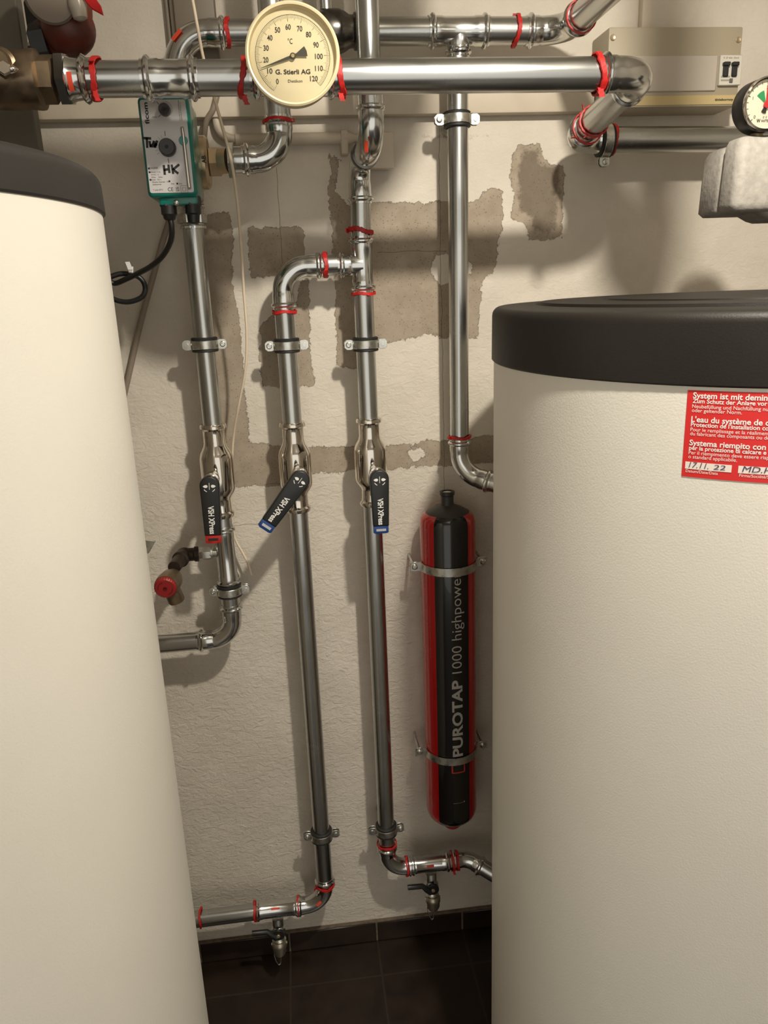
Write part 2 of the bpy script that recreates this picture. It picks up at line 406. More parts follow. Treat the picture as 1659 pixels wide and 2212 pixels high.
WALL_Y = 1.48
def clamp(c, r, label, side=-1, axis=(0, 0, 1), group='rubber lined pipe clamps', rod=True, h=.0145):
    """two half shells with rubber lining, bolted lugs and a threaded rod into the wall"""
    c = V(c); t = thing('pipe_clamp', c, label, 'pipe clamp', group); a, e1, e2 = basis(axis)   # e1 towards the viewer, e2 sideways
    H = h * 1.75
    link('rubber_lining', MB().lathe(c - a * H / 2, a, [(0, r + .0003), (.0003, r + .0040), (.0015, r + .0056), (.0035, r + .0052), (H - .0035, r + .0052), (H - .0015, r + .0056), (H - .0003, r + .0040), (H, r + .0003)], 44, cap=False), RUB, t)
    link('band', MB().lathe(c - a * h / 2, a, [(0, r + .0050), (0.0001, r + .0064), (.0006, r + .0068), (h - .0006, r + .0068), (h - .0001, r + .0064), (h, r + .0050)], 44, cap=False), ZINC, t)
    for s in (-1, 1):
        for fb in (1, -1):
            q0 = c + e2 * s * (r + .0045) + e1 * fb * .0028; q1 = q0 + e2 * s * .0165; th = e1 * fb * .0018; hh = a * h * .62
            pts = [q0 - hh * .8, q0 + hh * .8, q0 + hh + e2 * s * .005, q0 + hh + e2 * s * .012, q1 + hh * .55, q1 - hh * .55, q0 - hh + e2 * s * .012, q0 - hh + e2 * s * .005]
            link('lug', MB().prism(pts, th, .0004, 1), ZINC, t)
        sc = c + e2 * s * (r + .0135)
        if s == side: mb = MB().lathe(sc - e1 * .012, e1, [(0, .0022), (.0165, .0022), (.0165, .0050), (.0180, .0050), (.0202, .0036), (.0204, .0018), (.0192, .0014)], 20)
        else: mb = MB().lathe(sc - e1 * .012, e1, [(0, .0022), (.0165, .0022), (.0166, .0034), (.0186, .0034)], 16)
        link('screw', mb, ZINC, t)
    if rod:
        e = V((c.x, WALL_Y - .003, c.z)); link('threaded_rod', MB().cyl(V((c.x, c.y + r + .005, c.z)), e, .004, 12), ZINC, t)
        link('wall_plate', MB().cyl(e - V((0, .002, 0)), e + V((0, .0025, 0)), .014, 24), ZINC, t)
    return t

# ================================================================== SETTING
def poly_sdf(X, Z, pts):
    d = np.full(X.shape, 1e9); inside = np.zeros(X.shape, bool); n = len(pts)
    for i in range(n):
        (x0, z0), (x1, z1) = pts[i], pts[(i + 1) % n]; ex, ez = x1 - x0, z1 - z0
        wx, wz = X - x0, Z - z0; t = np.clip((wx * ex + wz * ez) / (ex * ex + ez * ez + 1e-12), 0, 1)
        d = np.minimum(d, np.hypot(wx - ex * t, wz - ez * t))
        c = (z0 > Z) != (z1 > Z); inside ^= c & (X < (x1 - x0) * (Z - z0) / (z1 - z0 + 1e-12) + x0)
    return np.where(inside, d, -d)
def wp(l):
    r = []
    for x, y in l:
        p = P(x, y, WALL_Y); r.append((p.x, p.z))
    return r
BARE = [
    [(535, 490), (658, 490), (660, 598), (543, 598)],
    [(639, 617), (666, 604), (668, 674), (678, 834), (650, 838), (563, 834), (559, 707), (592, 674), (641, 666)],
    [(436, 470), (498, 457), (504, 514), (502, 608), (518, 703), (531, 834), (537, 955), (611, 965), (770, 965), (770, 1019), (669, 1023), (654, 1048), (557, 1052), (480, 1055), (450, 900), (420, 700)],
    [(760, 965), (900, 957), (923, 953), (1005, 945), (1080, 940), (1080, 999), (900, 1010), (760, 1019)],
    [(711, 330), (736, 345), (722, 410), (750, 440), (775, 450), (800, 436), (940, 436), (1026, 436), (1060, 400), (1084, 411), (1086, 500), (1075, 522), (1068, 588), (1043, 608), (1035, 670), (1033, 731), (953, 731), (936, 723), (838, 739), (800, 738), (785, 800), (729, 789), (725, 670), (718, 560), (712, 436)],
    [(1120, 313), (1168, 311), (1173, 337), (1188, 356), (1219, 356), (1216, 515), (1144, 518), (1139, 482), (1106, 472), (1110, 409), (1101, 385), (1106, 337)]]
KEEP = [[(935, 555), (965, 545), (1010, 560), (1025, 590), (985, 605), (950, 620), (930, 590)], [(880, 975), (915, 965), (922, 985), (895, 1000)]]
DIRT = [[(1128, 325), (1160, 320), (1172, 350), (1205, 365), (1207, 500), (1150, 505), (1145, 470), (1118, 455), (1116, 400), (1112, 345)], [(1130, 318), (1165, 318), (1170, 345), (1125, 350)], [(1168, 350), (1216, 360), (1216, 440), (1195, 430)], [(1120, 360), (1160, 400), (1216, 390), (1200, 440), (1130, 430)],
        [(852, 288), (1000, 290), (1090, 289), (1040, 298), (1000, 301), (940, 297)]]
CRACKS = [('v', P(603, 460, WALL_Y).x, P(603, 570, WALL_Y).z, P(603, 330, WALL_Y).z), ('v', P(953, 600, WALL_Y).x, P(953, 1070, WALL_Y).z, P(953, 260, WALL_Y).z),
          ('h', P(890, 543, WALL_Y).z, P(815, 543, WALL_Y).x, P(965, 543, WALL_Y).x), ('h', P(540, 1133, WALL_Y).z, P(505, 1133, WALL_Y).x, P(560, 1133, WALL_Y).x),
          ('h', P(590, 1046, WALL_Y).z, P(570, 1046, WALL_Y).x, P(612, 1046, WALL_Y).x)]
XL, XR, YB, ZC = -1.25, 1.45, -1.7, 2.36
def back_wall():
    nx, nz = 340, 295; xs = np.linspace(XL, XR, nx); zs = np.linspace(0, ZC, nz); X, Z = np.meshgrid(xs, zs)
    b = np.full(X.shape, -1.)
    for p in BARE: b = np.maximum(b, poly_sdf(X, Z, wp(p)))
    for p in KEEP: b = np.minimum(b, -poly_sdf(X, Z, wp(p)))
    d = np.full(X.shape, -1.)
    for p in DIRT: d = np.maximum(d, poly_sdf(X, Z, wp(p)))
    co = np.stack([X, np.full(X.shape, WALL_Y), Z], -1).reshape(-1, 3)
    idx = np.arange(nx * nz).reshape(nz, nx); f = np.stack([idx[:-1, :-1], idx[:-1, 1:], idx[1:, 1:], idx[1:, :-1]], -1).reshape(-1, 4)
    me = bpy.data.meshes.new('wall_back'); me.from_pydata(co.tolist(), [], f.tolist())
    for nm, arr in (('bare', b), ('dirt', d)):
        at = me.attributes.new(nm, 'FLOAT', 'POINT'); at.data.foreach_set('value', arr.reshape(-1).astype(np.float32))
    me.materials.append(wall_mat()); o = bpy.data.objects.new('wall_back', me); C.objects.link(o); o['kind'] = 'structure'
back_wall()
PLAIN = mat('plain_plaster', (.62, .565, .485), .9, var=.05, vscale=8, bump=.5, bscale=60)
struct('floor', MB().box((XL, YB, -.05), (XR, WALL_Y, 0)), floor_mat())
struct('ceiling', MB().box((XL, YB, ZC), (XR, WALL_Y + .1, ZC + .05)), PLAIN)
struct('wall_left', MB().box((XL - .05, YB, 0), (XL, WALL_Y + .1, ZC)), PLAIN)
struct('wall_right', MB().box((XR, YB, 0), (XR + .05, WALL_Y + .1, ZC)), PLAIN)
mb = MB(); x = -.102 - .2065 * 5
while x < XR - .05:
    mb.box((max(x, XL) + .0025, 1.469, .001), (min(x + .2065, XR) - .0025, 1.4795, .053), .0015, 1); x += .2065
bb = struct('baseboard_back', mb, SKIRT)
mb = MB().box((XL, 1.4725, 0), (XR, 1.4798, .0515)); mb.box((XL, 1.4715, .0515), (XR, 1.4799, .0565), .001, 1)
g = link('grout', mb, GROUT, bb); g['label'] = 'pale grout line'

# ================================================================== TANKS
def tank(name, cx, cy, R, z1, z2, label, lidm, dome):
    t = thing(name, (cx, cy, 0), label, 'water tank', 'round water tanks'); o = V((cx, cy, 0))
    link('tank_body', MB().lathe(o, (0, 0, 1), [(0.02, R - .004), (.022, R - .002), (z1 + .01, R - .002)], 160), TANKM, t)
    link('base_ring', MB().lathe(o, (0, 0, 1), [(0, R - .03), (.02, R - .03)], 96), LIDB, t)
    pr = [(z1, R - .03), (z1, R - .001), (z1 + .002, R + .001), (z2 - .012, R + .0005)] + [(z2 - .012 + .012 * math.sin(a), R - .0115 + .012 * math.cos(a)) for a in (.3, .6, .9, 1.2, 1.5)]
    if dome: pr += [(z2 + .004, R * .90), (z2 + .012, R * .72), (z2 + .016, R * .4), (z2 + .017, .01)]
    else: pr += [(z2 + .001, R * .86), (z2 + .0008, R * .84), (z2 - .002, R * .835), (z2 - .002, R * .825), (z2 + .004, R * .82), (z2 + .0045, R * .6), (z2 + .001, R * .595), (z2 + .001, R * .58), (z2 + .006, R * .575), (z2 + .006, .01)]
    link('lid', MB().lathe(o, (0, 0, 1), pr, 160), lidm, t, 30)
    return t
TL = tank('storage_tank', -.532, .836, .35, 1.582, 1.622, 'tall off-white round water tank with dark grey lid at left', LIDM, True)
T2C, T2R = V((.640, .995, 0)), .37
TR = tank('storage_tank', T2C.x, T2C.y, T2R, 1.393, 1.466, 'off-white round water tank with black lid and red sticker at right', LIDB, False)

# red sticker on the right tank
def tank_uv(px, py):
    """angle and height where the view ray meets the right tank"""
    d = P(px, py, 1.0) - V((0, 0, EYE)); a = d.x ** 2 + d.y ** 2; b = -2 * (d.x * T2C.x + d.y * T2C.y); c_ = T2C.x ** 2 + T2C.y ** 2 - T2R ** 2
    k = (-b - math.sqrt(b * b - 4 * a * c_)) / (2 * a); p = V((0, 0, EYE)) + d * k
    return math.atan2(p.y - T2C.y, p.x - T2C.x), p.z
A0, Z0 = tank_uv(1485, 843); A1, Z1 = tank_uv(1471, 1029)
st = tag(bpy.data.objects.new('x', None), '', ''); bpy.data.objects.remove(st)
stk = thing('warning_sticker', (T2C.x + T2R * math.cos(A0), T2C.y + T2R * math.sin(A0), Z1), 'red sticker with white trilingual text on the right tank', 'sticker')
SH = Z0 - Z1
def ssurf(lift):
    def f(a, b):   # a metres right of the sticker's left edge, b metres above its lower edge
        th = A0 + (A1 - A0) * (1 - b / SH) + a / T2R; r = T2R - .002 + lift
        return V((T2C.x + r * math.cos(th), T2C.y + r * math.sin(th), Z1 + b))
    return f
link('sticker_sheet', MB().strip(lambda u, v: ssurf(.0005)(u * .15, v * SH), 24, 4), STICK, stk)
mb = MB()
def srow(y0, h, s, bold, w=None, x=.0055): text(mb, s, None, None, None, h, w=w, bold=bold, surf=lambda a, b: ssurf(.0009)(a + x, b + SH * (1 - y0)))
srow(.085, .0056, 'System ist mit demineralisiertem Wasser gefüllt', .022)
srow(.140, .0042, 'Zum Schutz der Anlage vor Schäden und Kalk', .018)
srow(.197, .0036, 'Neubefüllung und Nachfüllung nur nach Vorgaben', 0)
srow(.243, .0036, 'oder geltender Norm.', 0)
srow(.355, .0056, "L'eau du système de chauffage est traitée", .022)
srow(.408, .0042, "Protection de l'installation contre des dépôts", .018)
srow(.462, .0036, 'Pour le remplissage et la réalimentation il est', 0)
srow(.510, .0036, 'du fabricant des composants ou de la norme', 0)
srow(.625, .0056, 'Systema riempito con acqua demineralizzata', .022)
srow(.678, .0042, 'per la protezione di calcare e corrosione', .018)
srow(.730, .0036, 'Per il riempimento deve essere rispettato la norma', 0)
srow(.778, .0036, 'o standard applicabile.', 0)
srow(.945, .0030, 'Datum/Date/Data', 0, x=.004); srow(.945, .0030, 'Firma/Société/Società', 0, x=.0545)
link('white_text', mb, WHITE, stk)
mb = MB()
for x0, x1 in ((.003, .047), (.053, .145)): mb.strip(lambda u, v, x0=x0, x1=x1: ssurf(.0008)(x0 + (x1 - x0) * u, SH * (.095 + .085 * v)), 6, 1)
link('writing_field', mb, mat('paper_pink', (.80, .70, .64), .6), stk)
mb = MB()
for s, x0, h, w in (('17.11.', .0065, .0058, .019), ('22', .030, .0050, .011), ('MD.Haustech', .0565, .0058, .060)):
    text(mb, s, None, None, None, h, w=w, surf=lambda a, b, x0=x0: ssurf(.0011)(a + x0 + b * .25, b + SH * .115))
link('handwriting', mb, mat('pen_blue', (.05, .05, .12), .6), stk)

# ================================================================== VERTICAL LINES
XA, X1, X2, X3 = .003, -.152, -.0095, .131
YP, RP = 1.405, .0175
def zat(px, py, Y=YP): return P(px, py, Y).z
def valve(x, pt, pb, pivot, tip, tipmat, label, lab2):
    """press ball valve: body, stem, lever with coloured end"""
    zt, zb = zat(*pt), zat(*pb); h = zt - zb; t = thing('ball_valve', (x, YP, zb), label, 'ball valve', 'press ball valves on the vertical pipes'); r = RP
    pr = [(0, 1.0), (.001, 1.28), (.02, 1.36), (.045, 1.36), (.065, 1.15), (.075, 1.12), (.20, 1.12), (.215, 1.17), (.235, 1.20), (.30, 1.56), (.35, 1.70), (.38, 1.73), (.68, 1.73), (.71, 1.68), (.76, 1.42), (.80, 1.16), (.815, 1.12), (.92, 1.12), (.935, 1.15), (.955, 1.36), (.98, 1.36), (.999, 1.28), (1, 1.0)]
    link('valve_body', MB().lathe((x, YP, zb), (0, 0, 1), [(h * (1 - a), r * b) for a, b in reversed(pr)], 48), CHROME, t, 28)
    zc = zb + h * .47; yl = 1.318; pv = P(*pivot, yl)
    link('stem', MB().lathe((pv.x, YP - r * 1.3, pv.z), (0, -1, 0), [(0, .0115), (.020, .0115), (.021, .0135), (.030, .0135), (.031, .0105), (.052, .0105)], 32), CHROME, t)
    tp = P(*tip, yl); d = (tp - pv); ln = d.length; d.normalize(); n = V((0, -1, 0)); u = d; v = V((-d.z, 0, d.x)); v = -v if u.cross(v).y > 0 else v
    hw0, hw1 = .0168, .0142
    pts = [pv + (-u * math.cos(a) + v * math.sin(a)) * hw0 for a in [(-PI / 2) + PI * i / 14 for i in range(15)]]
    e = ln * .86
    pts = pts + [pv + u * e + v * hw1, pv + u * e - v * hw1]
    lv = link('lever', MB().prism([p + V((0, .006, 0)) for p in pts], (0, -.014, 0), .0022, 3).lathe(pv + V((0, .012, 0)), (0, -1, 0), [(0, .0135), (.008, .015)], 28), BLACK, t)
    c = pv + u * (ln * .935); hh = ln * .075
    q = [c + u * (-hh) + v * hw1 * .96, c + u * hh * .75 + v * hw1 * .96, c + u * hh + v * hw1 * .7, c + u * hh - v * hw1 * .7, c + u * hh * .75 - v * hw1 * .96, c - u * hh - v * hw1 * .96]
    mb = MB().prism([p + V((0, .005, 0)) for p in q], (0, -.011, 0), .002, 2)
    te = link('lever_tip', mb, tipmat, lv); te['label'] = lab2
    mb = MB(); w2 = hw1 * .62; m_ = c + V((0, -.0064, 0)); mb.prism([m_ - u * hh * .3 + v * w2, m_ + u * hh * .3 + v * w2, m_ + u * hh * .3 - v * w2, m_ - u * hh * .3 - v * w2], (0, -.0004, 0)); link('slot', mb, BLK if tipmat is RED else ZINC, lv)
    mb = MB(); yo = V((0, -.0086, 0)); mb0 = MB()
    text(mb0, 'VSH XPress', pv + u * (ln * .34) - v * .0046 + yo, u, v, .0096, w=ln * .49, bold=.028)
    # pictograms: two drops, a bar and two arcs
    for s in (-1, 1):
        cc = pv + u * .000 + v * s * -.006 * -1 + yo
        mb.bm.faces.new([mb.bm.verts.new(cc + v * s * a_ + u * b_) for a_, b_ in ((.0052, 0), (.002, .0026), (-.001, .0028), (-.003, .0012), (-.003, -.0012), (-.001, -.0026), (.002, -.0022))])
        for k in range(3):
            a0 = .45 + k * .2; a1 = a0 + .2; R0, R1 = .0100, .0112
            mb.bm.faces.new([mb.bm.verts.new(pv + yo + u * math.cos(a * 1.) * R + v * s * math.sin(a) * R) for a, R in ((a0, R0), (a1, R0), (a1, R1), (a0, R1))])
    mb.bm.faces.new([mb.bm.verts.new(pv + yo + u * a_ + v * b_) for a_, b_ in ((-.006, -.0004), (.006, -.0004), (.006, .0004), (-.006, .0004))])
    link('lettering', mb0, WHITE, lv); link('pictograms', mb, WHITE, lv)
    return t

# ---- run 1 (left): below the mixing valve, down to the left
z_el1 = P(430, 1386, 1.40).z
r1 = thing('pipe_run', (X1, YP, z_el1), 'leftmost vertical steel pipe turning left behind the tall tank', 'pipe')
zv1t, zv1b = zat(458, 918), zat(487, 1112)
pipe(r1, (X1, YP, zat(415, 470)), (X1, YP, zv1t - .006), RP)
ztee = zat(485, 1195)
coupling(r1, (X1, YP, (zat(480, 1132) + zat(488, 1268)) / 2), (0, 0, 1), (zat(480, 1132) - zat(488, 1262)) / 2, RP, name='tee_fitting')
pipe(r1, (X1, YP, zv1b + .006), (X1, YP, zat(480, 1140)), RP)
run(r1, [(X1, YP, zat(488, 1255)), (X1, YP, z_el1), (-.62, YP, z_el1 - .002)], RP, .042, .03)
valve(X1, (458, 915), (487, 1115), (453, 1048), (462, 1171), RED, 'shiny ball valve whose black lever ends in a red tip', 'red lever tip')
# collar under the mixing valve
link('threaded_adapter', MB().lathe((X1, YP, zat(415, 495)), (0, 0, 1), [(0, RP), (0, RP * 1.3), (.004, RP * 1.3), (.006, RP * 1.1), (.03, RP * 1.12), (.034, RP * 1.3), (.036, RP)], 36), FIT, r1)
clamp((X1, YP, zat(447, 744)), RP, 'pipe clamp on the leftmost vertical pipe, above its ball valve', side=1)
clamp((X1, YP, zat(487, 1275)), RP, 'pipe clamp on the leftmost pipe just above its bottom elbow', side=-1)

# ---- fill valve branch with the red cap
sv = thing('safety_valve', P(440, 1192, YP), 'small brass valve with ribbed red cap on a dark elbow', 'valve')
a0 = P(462, 1194, YP); a1 = P(418, 1194, YP); dx = V((1, 0, 0)); zz = a0.z
xc = P(404, 1194, YP).x
link('nipple', MB().cyl((X1 - RP * .8, YP, zz), (P(456, 1194, YP).x, YP, zz), .0085, 24), FIT, sv)
link('hex_coupling', MB().hexn((P(428, 1194, YP).x, YP, zz), (P(457, 1194, YP).x, YP, zz), .0125, PI / 6).cyl((P(452, 1194, YP).x, YP, zz), (P(461, 1194, YP).x, YP, zz), .011, 24, .001), ZINC, sv)
bx = P(397, 1195, YP).x; dn = (V(P(348, 1262, 1.27)) - V((bx, YP, zz))); dn = dn.normalized()
end1 = V((bx, YP, zz)) + dn * .10
mb = MB().lathe((P(428, 1194, YP).x, YP, zz), (-1, 0, 0), [(0, .0145), (.006, .0145), (.008, .0125), (P(428, 1194, YP).x - bx, .0125)], 28)
mb.sphere((bx, YP, zz), .0145); mb.lathe((bx, YP, zz), dn, [(0, .0135), (.016, .0135), (.017, .0155), (.024, .0155), (.025, .0125), (.062, .0115)], 28)
link('iron_elbow', mb, IRON, sv)
pc = P(358, 1268, 1.285)
mb = MB().lathe(pc - dn * .052, dn, [(0, .0115), (.004, .0145), (.018, .0195), (.040, .0215), (.052, .0205)], 40)
mb.lathe(pc - dn * .018, (0.25, .1, -1), [(0, .014), (.036, .0150), (.039, .0135)], 32)
link('brass_body', mb, BRASS, sv)
cdir = (V((-.02, -.9, -.12))).normalized(); mb = MB(); ax, e1, e2 = basis(cdir); R = []
for d, r_ in ((0, .0185), (.002, .0192), (.010, .0188), (.0125, .0168), (.0125, .001)):
    R.append([pc + ax * (d - .006) + (e1 * math.cos(2 * PI * k / 96) + e2 * math.sin(2 * PI * k / 96)) * r_ * (1 + (.03 if (k // 2) % 2 and d < .012 else 0)) for k in range(96)])
mb.rings(R); cap = link('red_cap', mb, mat('cap_red', (.27, .014, .014), .45), sv)
mb = MB()
for a0_ in (.4, 3.6):
    for k in range(8):
        t0, t1 = a0_ + k * .18, a0_ + k * .18 + .18
        mb.bm.faces.new([mb.bm.verts.new(pc + ax * .0068 + (e1 * math.cos(t) + e2 * math.sin(t)) * q) for t, q in ((t0, .0115), (t1, .0115), (t1, .0132), (t0, .0132))])
mb.lathe(pc + ax * .0062, ax, [(0, .0038), (.001, .0038), (.001, .0028), (0.0003, .0027)], 24)
link('cap_arrow', mb, mat('cap_dark', (.12, .006, .006), .5), cap)

# ---- run 2
r2 = thing('pipe_run', (X2, YP, P(700, 1940, YP).z), 'vertical steel pipe with top bend joined to its neighbour and bottom bend left', 'pipe')
z_t2 = zat(745, 571); zb2 = P(690, 1950, YP).z
zv2t, zv2b = zat(632, 913), zat(652, 1100)
e0, e1_ = elbow(r2, (X2, YP, 1), (X2, YP, z_t2), (X3, YP, z_t2), RP, .044, .028)
pipe(r2, (X2, YP, zv2t - .006), e0 + V((0, 0, .006)), RP)
pipe(r2, e1_ - V((.006, 0, 0)), (P(735, 571, YP).x, YP, z_t2), RP)
ring(r2, e1_ + V((.004, 0, 0)), (1, 0, 0), RP * 1.12, .008, seed=3, tail=[(2.2, .008)])
ring(r2, e0 - V((0, 0, .004)), (0, 0, 1), RP * 1.12, .006, seed=4)
zlow = P(600, 1962, YP).z
run(r2, [(X2, YP, zv2b + .006), (X2, YP, zlow), (-.62, YP, zlow - .006)], RP, .048, .02)
ring(r2, (X2, YP, zat(698, 1910)), (0, 0, 1), RP * 1.12, .006, seed=5, tail=[(-1.2, .010)])
coupling(r2, (P(600, 1965, YP).x, YP, zlow), (1, 0, 0), (P(650, 1958, YP).x - P(550, 1970, YP).x) / 2, RP, .02, name='tee_fitting')
for px, s_ in ((551, 6), (645, 7), (432, 8)): ring(r2, (P(px, 1965, YP).x, YP, zlow), (1, 0, 0), RP * 1.13, .005, seed=s_)
mark(r2, (P(596, 1965, YP).x, YP, zlow), (1, 0, 0), RP * 1.09, -.85, -.62, .018)
mark(r2, (X2 + .0 - .012, YP, zlow + .012), (1, 0, 1), RP * 1.09, -.45, -.15, .014)
valve(X2, (634, 911), (652, 1103), (648, 1036), (571, 1142), BLUE, 'shiny ball valve with slanted black lever ending in a blue tip', 'blue lever tip')
clamp((X2, YP, zat(620, 746)), RP, 'pipe clamp on the middle vertical pipe, below its top bend', side=-1)
clamp((X2, YP, zat(687, 1803)), RP, 'lowest pipe clamp on the middle vertical pipe, near the floor', side=-1)

# ---- run 3
zt3 = P(845, 1862, YP).z; zd3 = P(930, 1865, YP).z
r3 = thing('pipe_run', (X3, YP, zt3), 'vertical steel pipe right of the middle one, from ceiling to a low right bend', 'pipe')
XU, YU = P(800, 180, 1.30).x, 1.305
zU = P(800, 322, 1.32).z
cu1 = V((XU, YU, zU)); cu2 = V((X3 + .002, YP, zU - .004))
pipe(r3, (XU, YU, ZC - .001), (XU, YU, zat(800, 262, YU)), RP)
# large elbow turning to the wall
elbow(r3, (XU, YU, 3), cu1, cu2, RP * 1.12, .047, .004, ends=(0, 0), name='elbow_fitting')
coupling(r3, (XU, YU, zat(800, 215, YU)), (0, 0, 1), .020, RP * 1.03, .018, name='coupling')
pipe(r3, cu1 + V((0, 0, .045)), cu1 + V((0, 0, .09)), RP * 1.12, FIT, 'elbow_socket')
a_, e1v, e2v = basis(cu2 - cu1)
link('socket_rim', MB().lathe(cu1 + (cu2 - cu1).normalized() * .047, cu2 - cu1, [(0, RP), (0, RP * 1.28), (.004, RP * 1.36), (.009, RP * 1.36), (.013, RP * 1.2), (.02, RP * 1.1)], 40), DARKST, r3)
e0, e1_ = elbow(r3, cu1, cu2, (cu2.x, YP, 0), RP, .034, .036, ends=(0, 1), name='elbow_fitting')
mark(r3, (XU, YU - .0015, zat(788, 322, YU)), (0, 0, 1), RP * 1.165, -.75, -.42, .016)
pipe(r3, e1_ + V((0, 0, .006)), (X3, YP, zat(797, 520)), RP)
coupling(r3, (X3, YP, (zat(797, 510) + zat(797, 632)) / 2), (0, 0, 1), (zat(797, 510) - zat(797, 632)) / 2, RP, .024, name='tee_fitting', branch=((-1, 0, 0), RP, X3 - P(728, 571, YP).x))
ring(r3, (X3, YP, zat(797, 498)), (0, 0, 1), RP * 1.16, .008, tilt=.004, seed=11, tail=[(-1.5, .006)])
ring(r3, (X3, YP, zat(797, 634)), (0, 0, 1), RP * 1.13, .006, seed=12)
zv3t, zv3b = zat(805, 905), zat(812, 1088)
pipe(r3, (X3, YP, zat(797, 625)), (X3, YP, zv3t - .006), RP)
xe3 = P(1010, 1862, YP).x
run(r3, [(X3, YP, zv3b + .006), (X3, YP, zd3), (xe3, YP, zd3 + .002), (xe3 + .075, YP - .045, zd3 - .03)], RP, [.040, .05], .022)
coupling(r3, (P(925, 1862, YP).x, YP, zd3), (1, 0, 0), (P(975, 1862, YP).x - P(878, 1865, YP).x) / 2, RP, .022, name='tee_fitting')
ring(r3, (P(878, 1865, YP).x, YP, zd3), (1, 0, 0), RP * 1.13, .005, seed=13); ring(r3, (P(977, 1862, YP).x, YP, zd3), (1, 0, 0), RP * 1.14, .006, seed=14, tail=[(.6, .008)]); ring(r3, (P(987, 1862, YP).x, YP, zd3), (1, 0, 0), RP * 1.14, .005, seed=15)
ring(r3, (X3, YP, zat(836, 1822)), (0, 0, 1), RP * 1.13, .005, seed=16)
mark(r3, (P(927, 1865, YP).x, YP, zd3), (1, 0, 0), RP * 1.09, -.55, -.25, .016)
valve(X3, (803, 902), (810, 1090), (819, 1034), (823, 1150), BLUE, 'shiny ball valve with upright black lever ending in a blue tip', 'blue lever tip')
clamp((X3, YP, zat(795, 743)), RP, 'pipe clamp below the tee with two red rings', side=-1)
clamp((X3, YP, zat(838, 1790)), RP, 'lowest pipe clamp right of the middle pipe, above a low right bend', side=1)

# ---- drain cocks
def drain(c, label):
    t = thing('drain_cock', c, label, 'drain valve', 'drain cocks under the low pipes'); c = V(c)
    link('cock_body', MB().lathe(c + V((0, 0, -.012)), (0, -.25, -1), [(0, .0125), (.018, .012), (.022, .0155), (.036, .015), (.038, .0125), (.044, .013), (.048, .0155), (.053, .0145)], 28), ZINC, t)
    k = c + V((0, -.022, -.036))
    link('black_lever', MB().cyl(k + V((0, .003, 0)), k + V((0, -.004, 0)), .0135, 24, .001).sweep([k + V((-.004, 0, -.006)), k + V((-.014, -.001, .002)), k + V((-.024, -.002, .013)), k + V((-.056, -.002, .014))], [.0085, .007, .0058, .0056], 14), BLACK, t)
    link('screw', MB().cyl(k + V((0, -.003, 0)), k + V((0, -.007, 0)), .0042, 16, .001), BRASS2, t)
    q = c + V((0, -.018, -.068))
    link('end_cap', MB().lathe(q + V((0, 0, .010)), (0, -.25, -1), [(0, .014), (.004, .0165), (.012, .0165), (.015, .0145), (.024, .014), (.031, .010)], 28).cyl(q + V((-.017, 0, .004)), q + V((-.010, 0, .004)), .004, 12).cyl(q + V((.017, 0, .004)), q + V((.010, 0, .004)), .004, 12), mat('dull_nickel', (.42, .38, .30), .35, .9), t)
    pts = [q + V((-.013, -.004, -.004)), q + V((-.013, -.006, -.022)), q + V((-.010, -.008, -.036)), q + V((-.005, -.009, -.046)), q + V((-.001, -.009, -.043)), q + V((.001, -.008, -.03)), q + V((.001, -.006, -.014))]
    P_ = []
    for i in range(len(pts) - 1):
        for s in range(4): P_.append(pts[i].lerp(pts[i + 1], s / 4))
    link('retaining_cord', MB().sweep(P_, [.0013 if i % 2 else .0008 for i in range(len(P_))], 8), ZINC, t)
drain((P(600, 1980, YP).x, YP - .004, zlow - .010), 'drain cock with black lever under the low left pipe')
drain((P(930, 1880, YP).x, YP - .004, zd3 - .010), 'drain cock with black lever under the low right pipe')

# ---- upper pipe with run 4
ZU_, ZH = EYE + .395, EYE + .263
X4 = P(986, 400, YP).x
up_ = thing('pipe_run', (X4, YP, ZU_), 'high horizontal steel pipe along the wall with a branch down behind the right tank', 'pipe')
RU, RL4 = .0208, .0192
xe = P(1222, 62, YP).x
xl = P(1110, 68, YP).x
x_red = P(740, 68, YP).x
pipe(up_, (P(770, 68, YP).x, YP, ZU_), (P(925, 68, YP).x, YP, ZU_), RU)
coupling(up_, (P(990, 68, YP).x, YP, ZU_), (1, 0, 0), (P(1056, 68, YP).x - P(924, 68, YP).x) / 2, RU, .026, name='tee_fitting', branch=((0, 0, -1), RP, P(985, 60, YP).z - P(985, 118, YP).z))
run(up_, [(P(1050, 68, YP).x, YP, ZU_), (xe, YP, ZU_), (xe + .003, .80, ZU_ + .002), (xe + .003, .80, ZC)], RU, [.045, .05], .024)
ring(up_, (P(1114, 68, YP).x, YP, ZU_), (1, 0, 0), RU * 1.10, .007, seed=21, tilt=.003, tail=[(-2.2, .009)])
ring(up_, (xe, YP - .045 - .028, ZU_), (0, 1, 0), RU * 1.10, .006, seed=22, tail=[(.5, .010)])
link('reducer', MB().lathe((P(690, 68, YP).x, YP, ZU_), (1, 0, 0), [(0, .02), (.002, .030), (.006, .032), (.032, .032), (.04, .029), (.048, .024), (.054, .0235), (.056, .027), (.064, .027), (.067, .022)], 40), DARKST, up_)
pipe(up_, (-.095, YP + .004, ZU_), (P(700, 68, YP).x, YP + .004, ZU_), RL4)
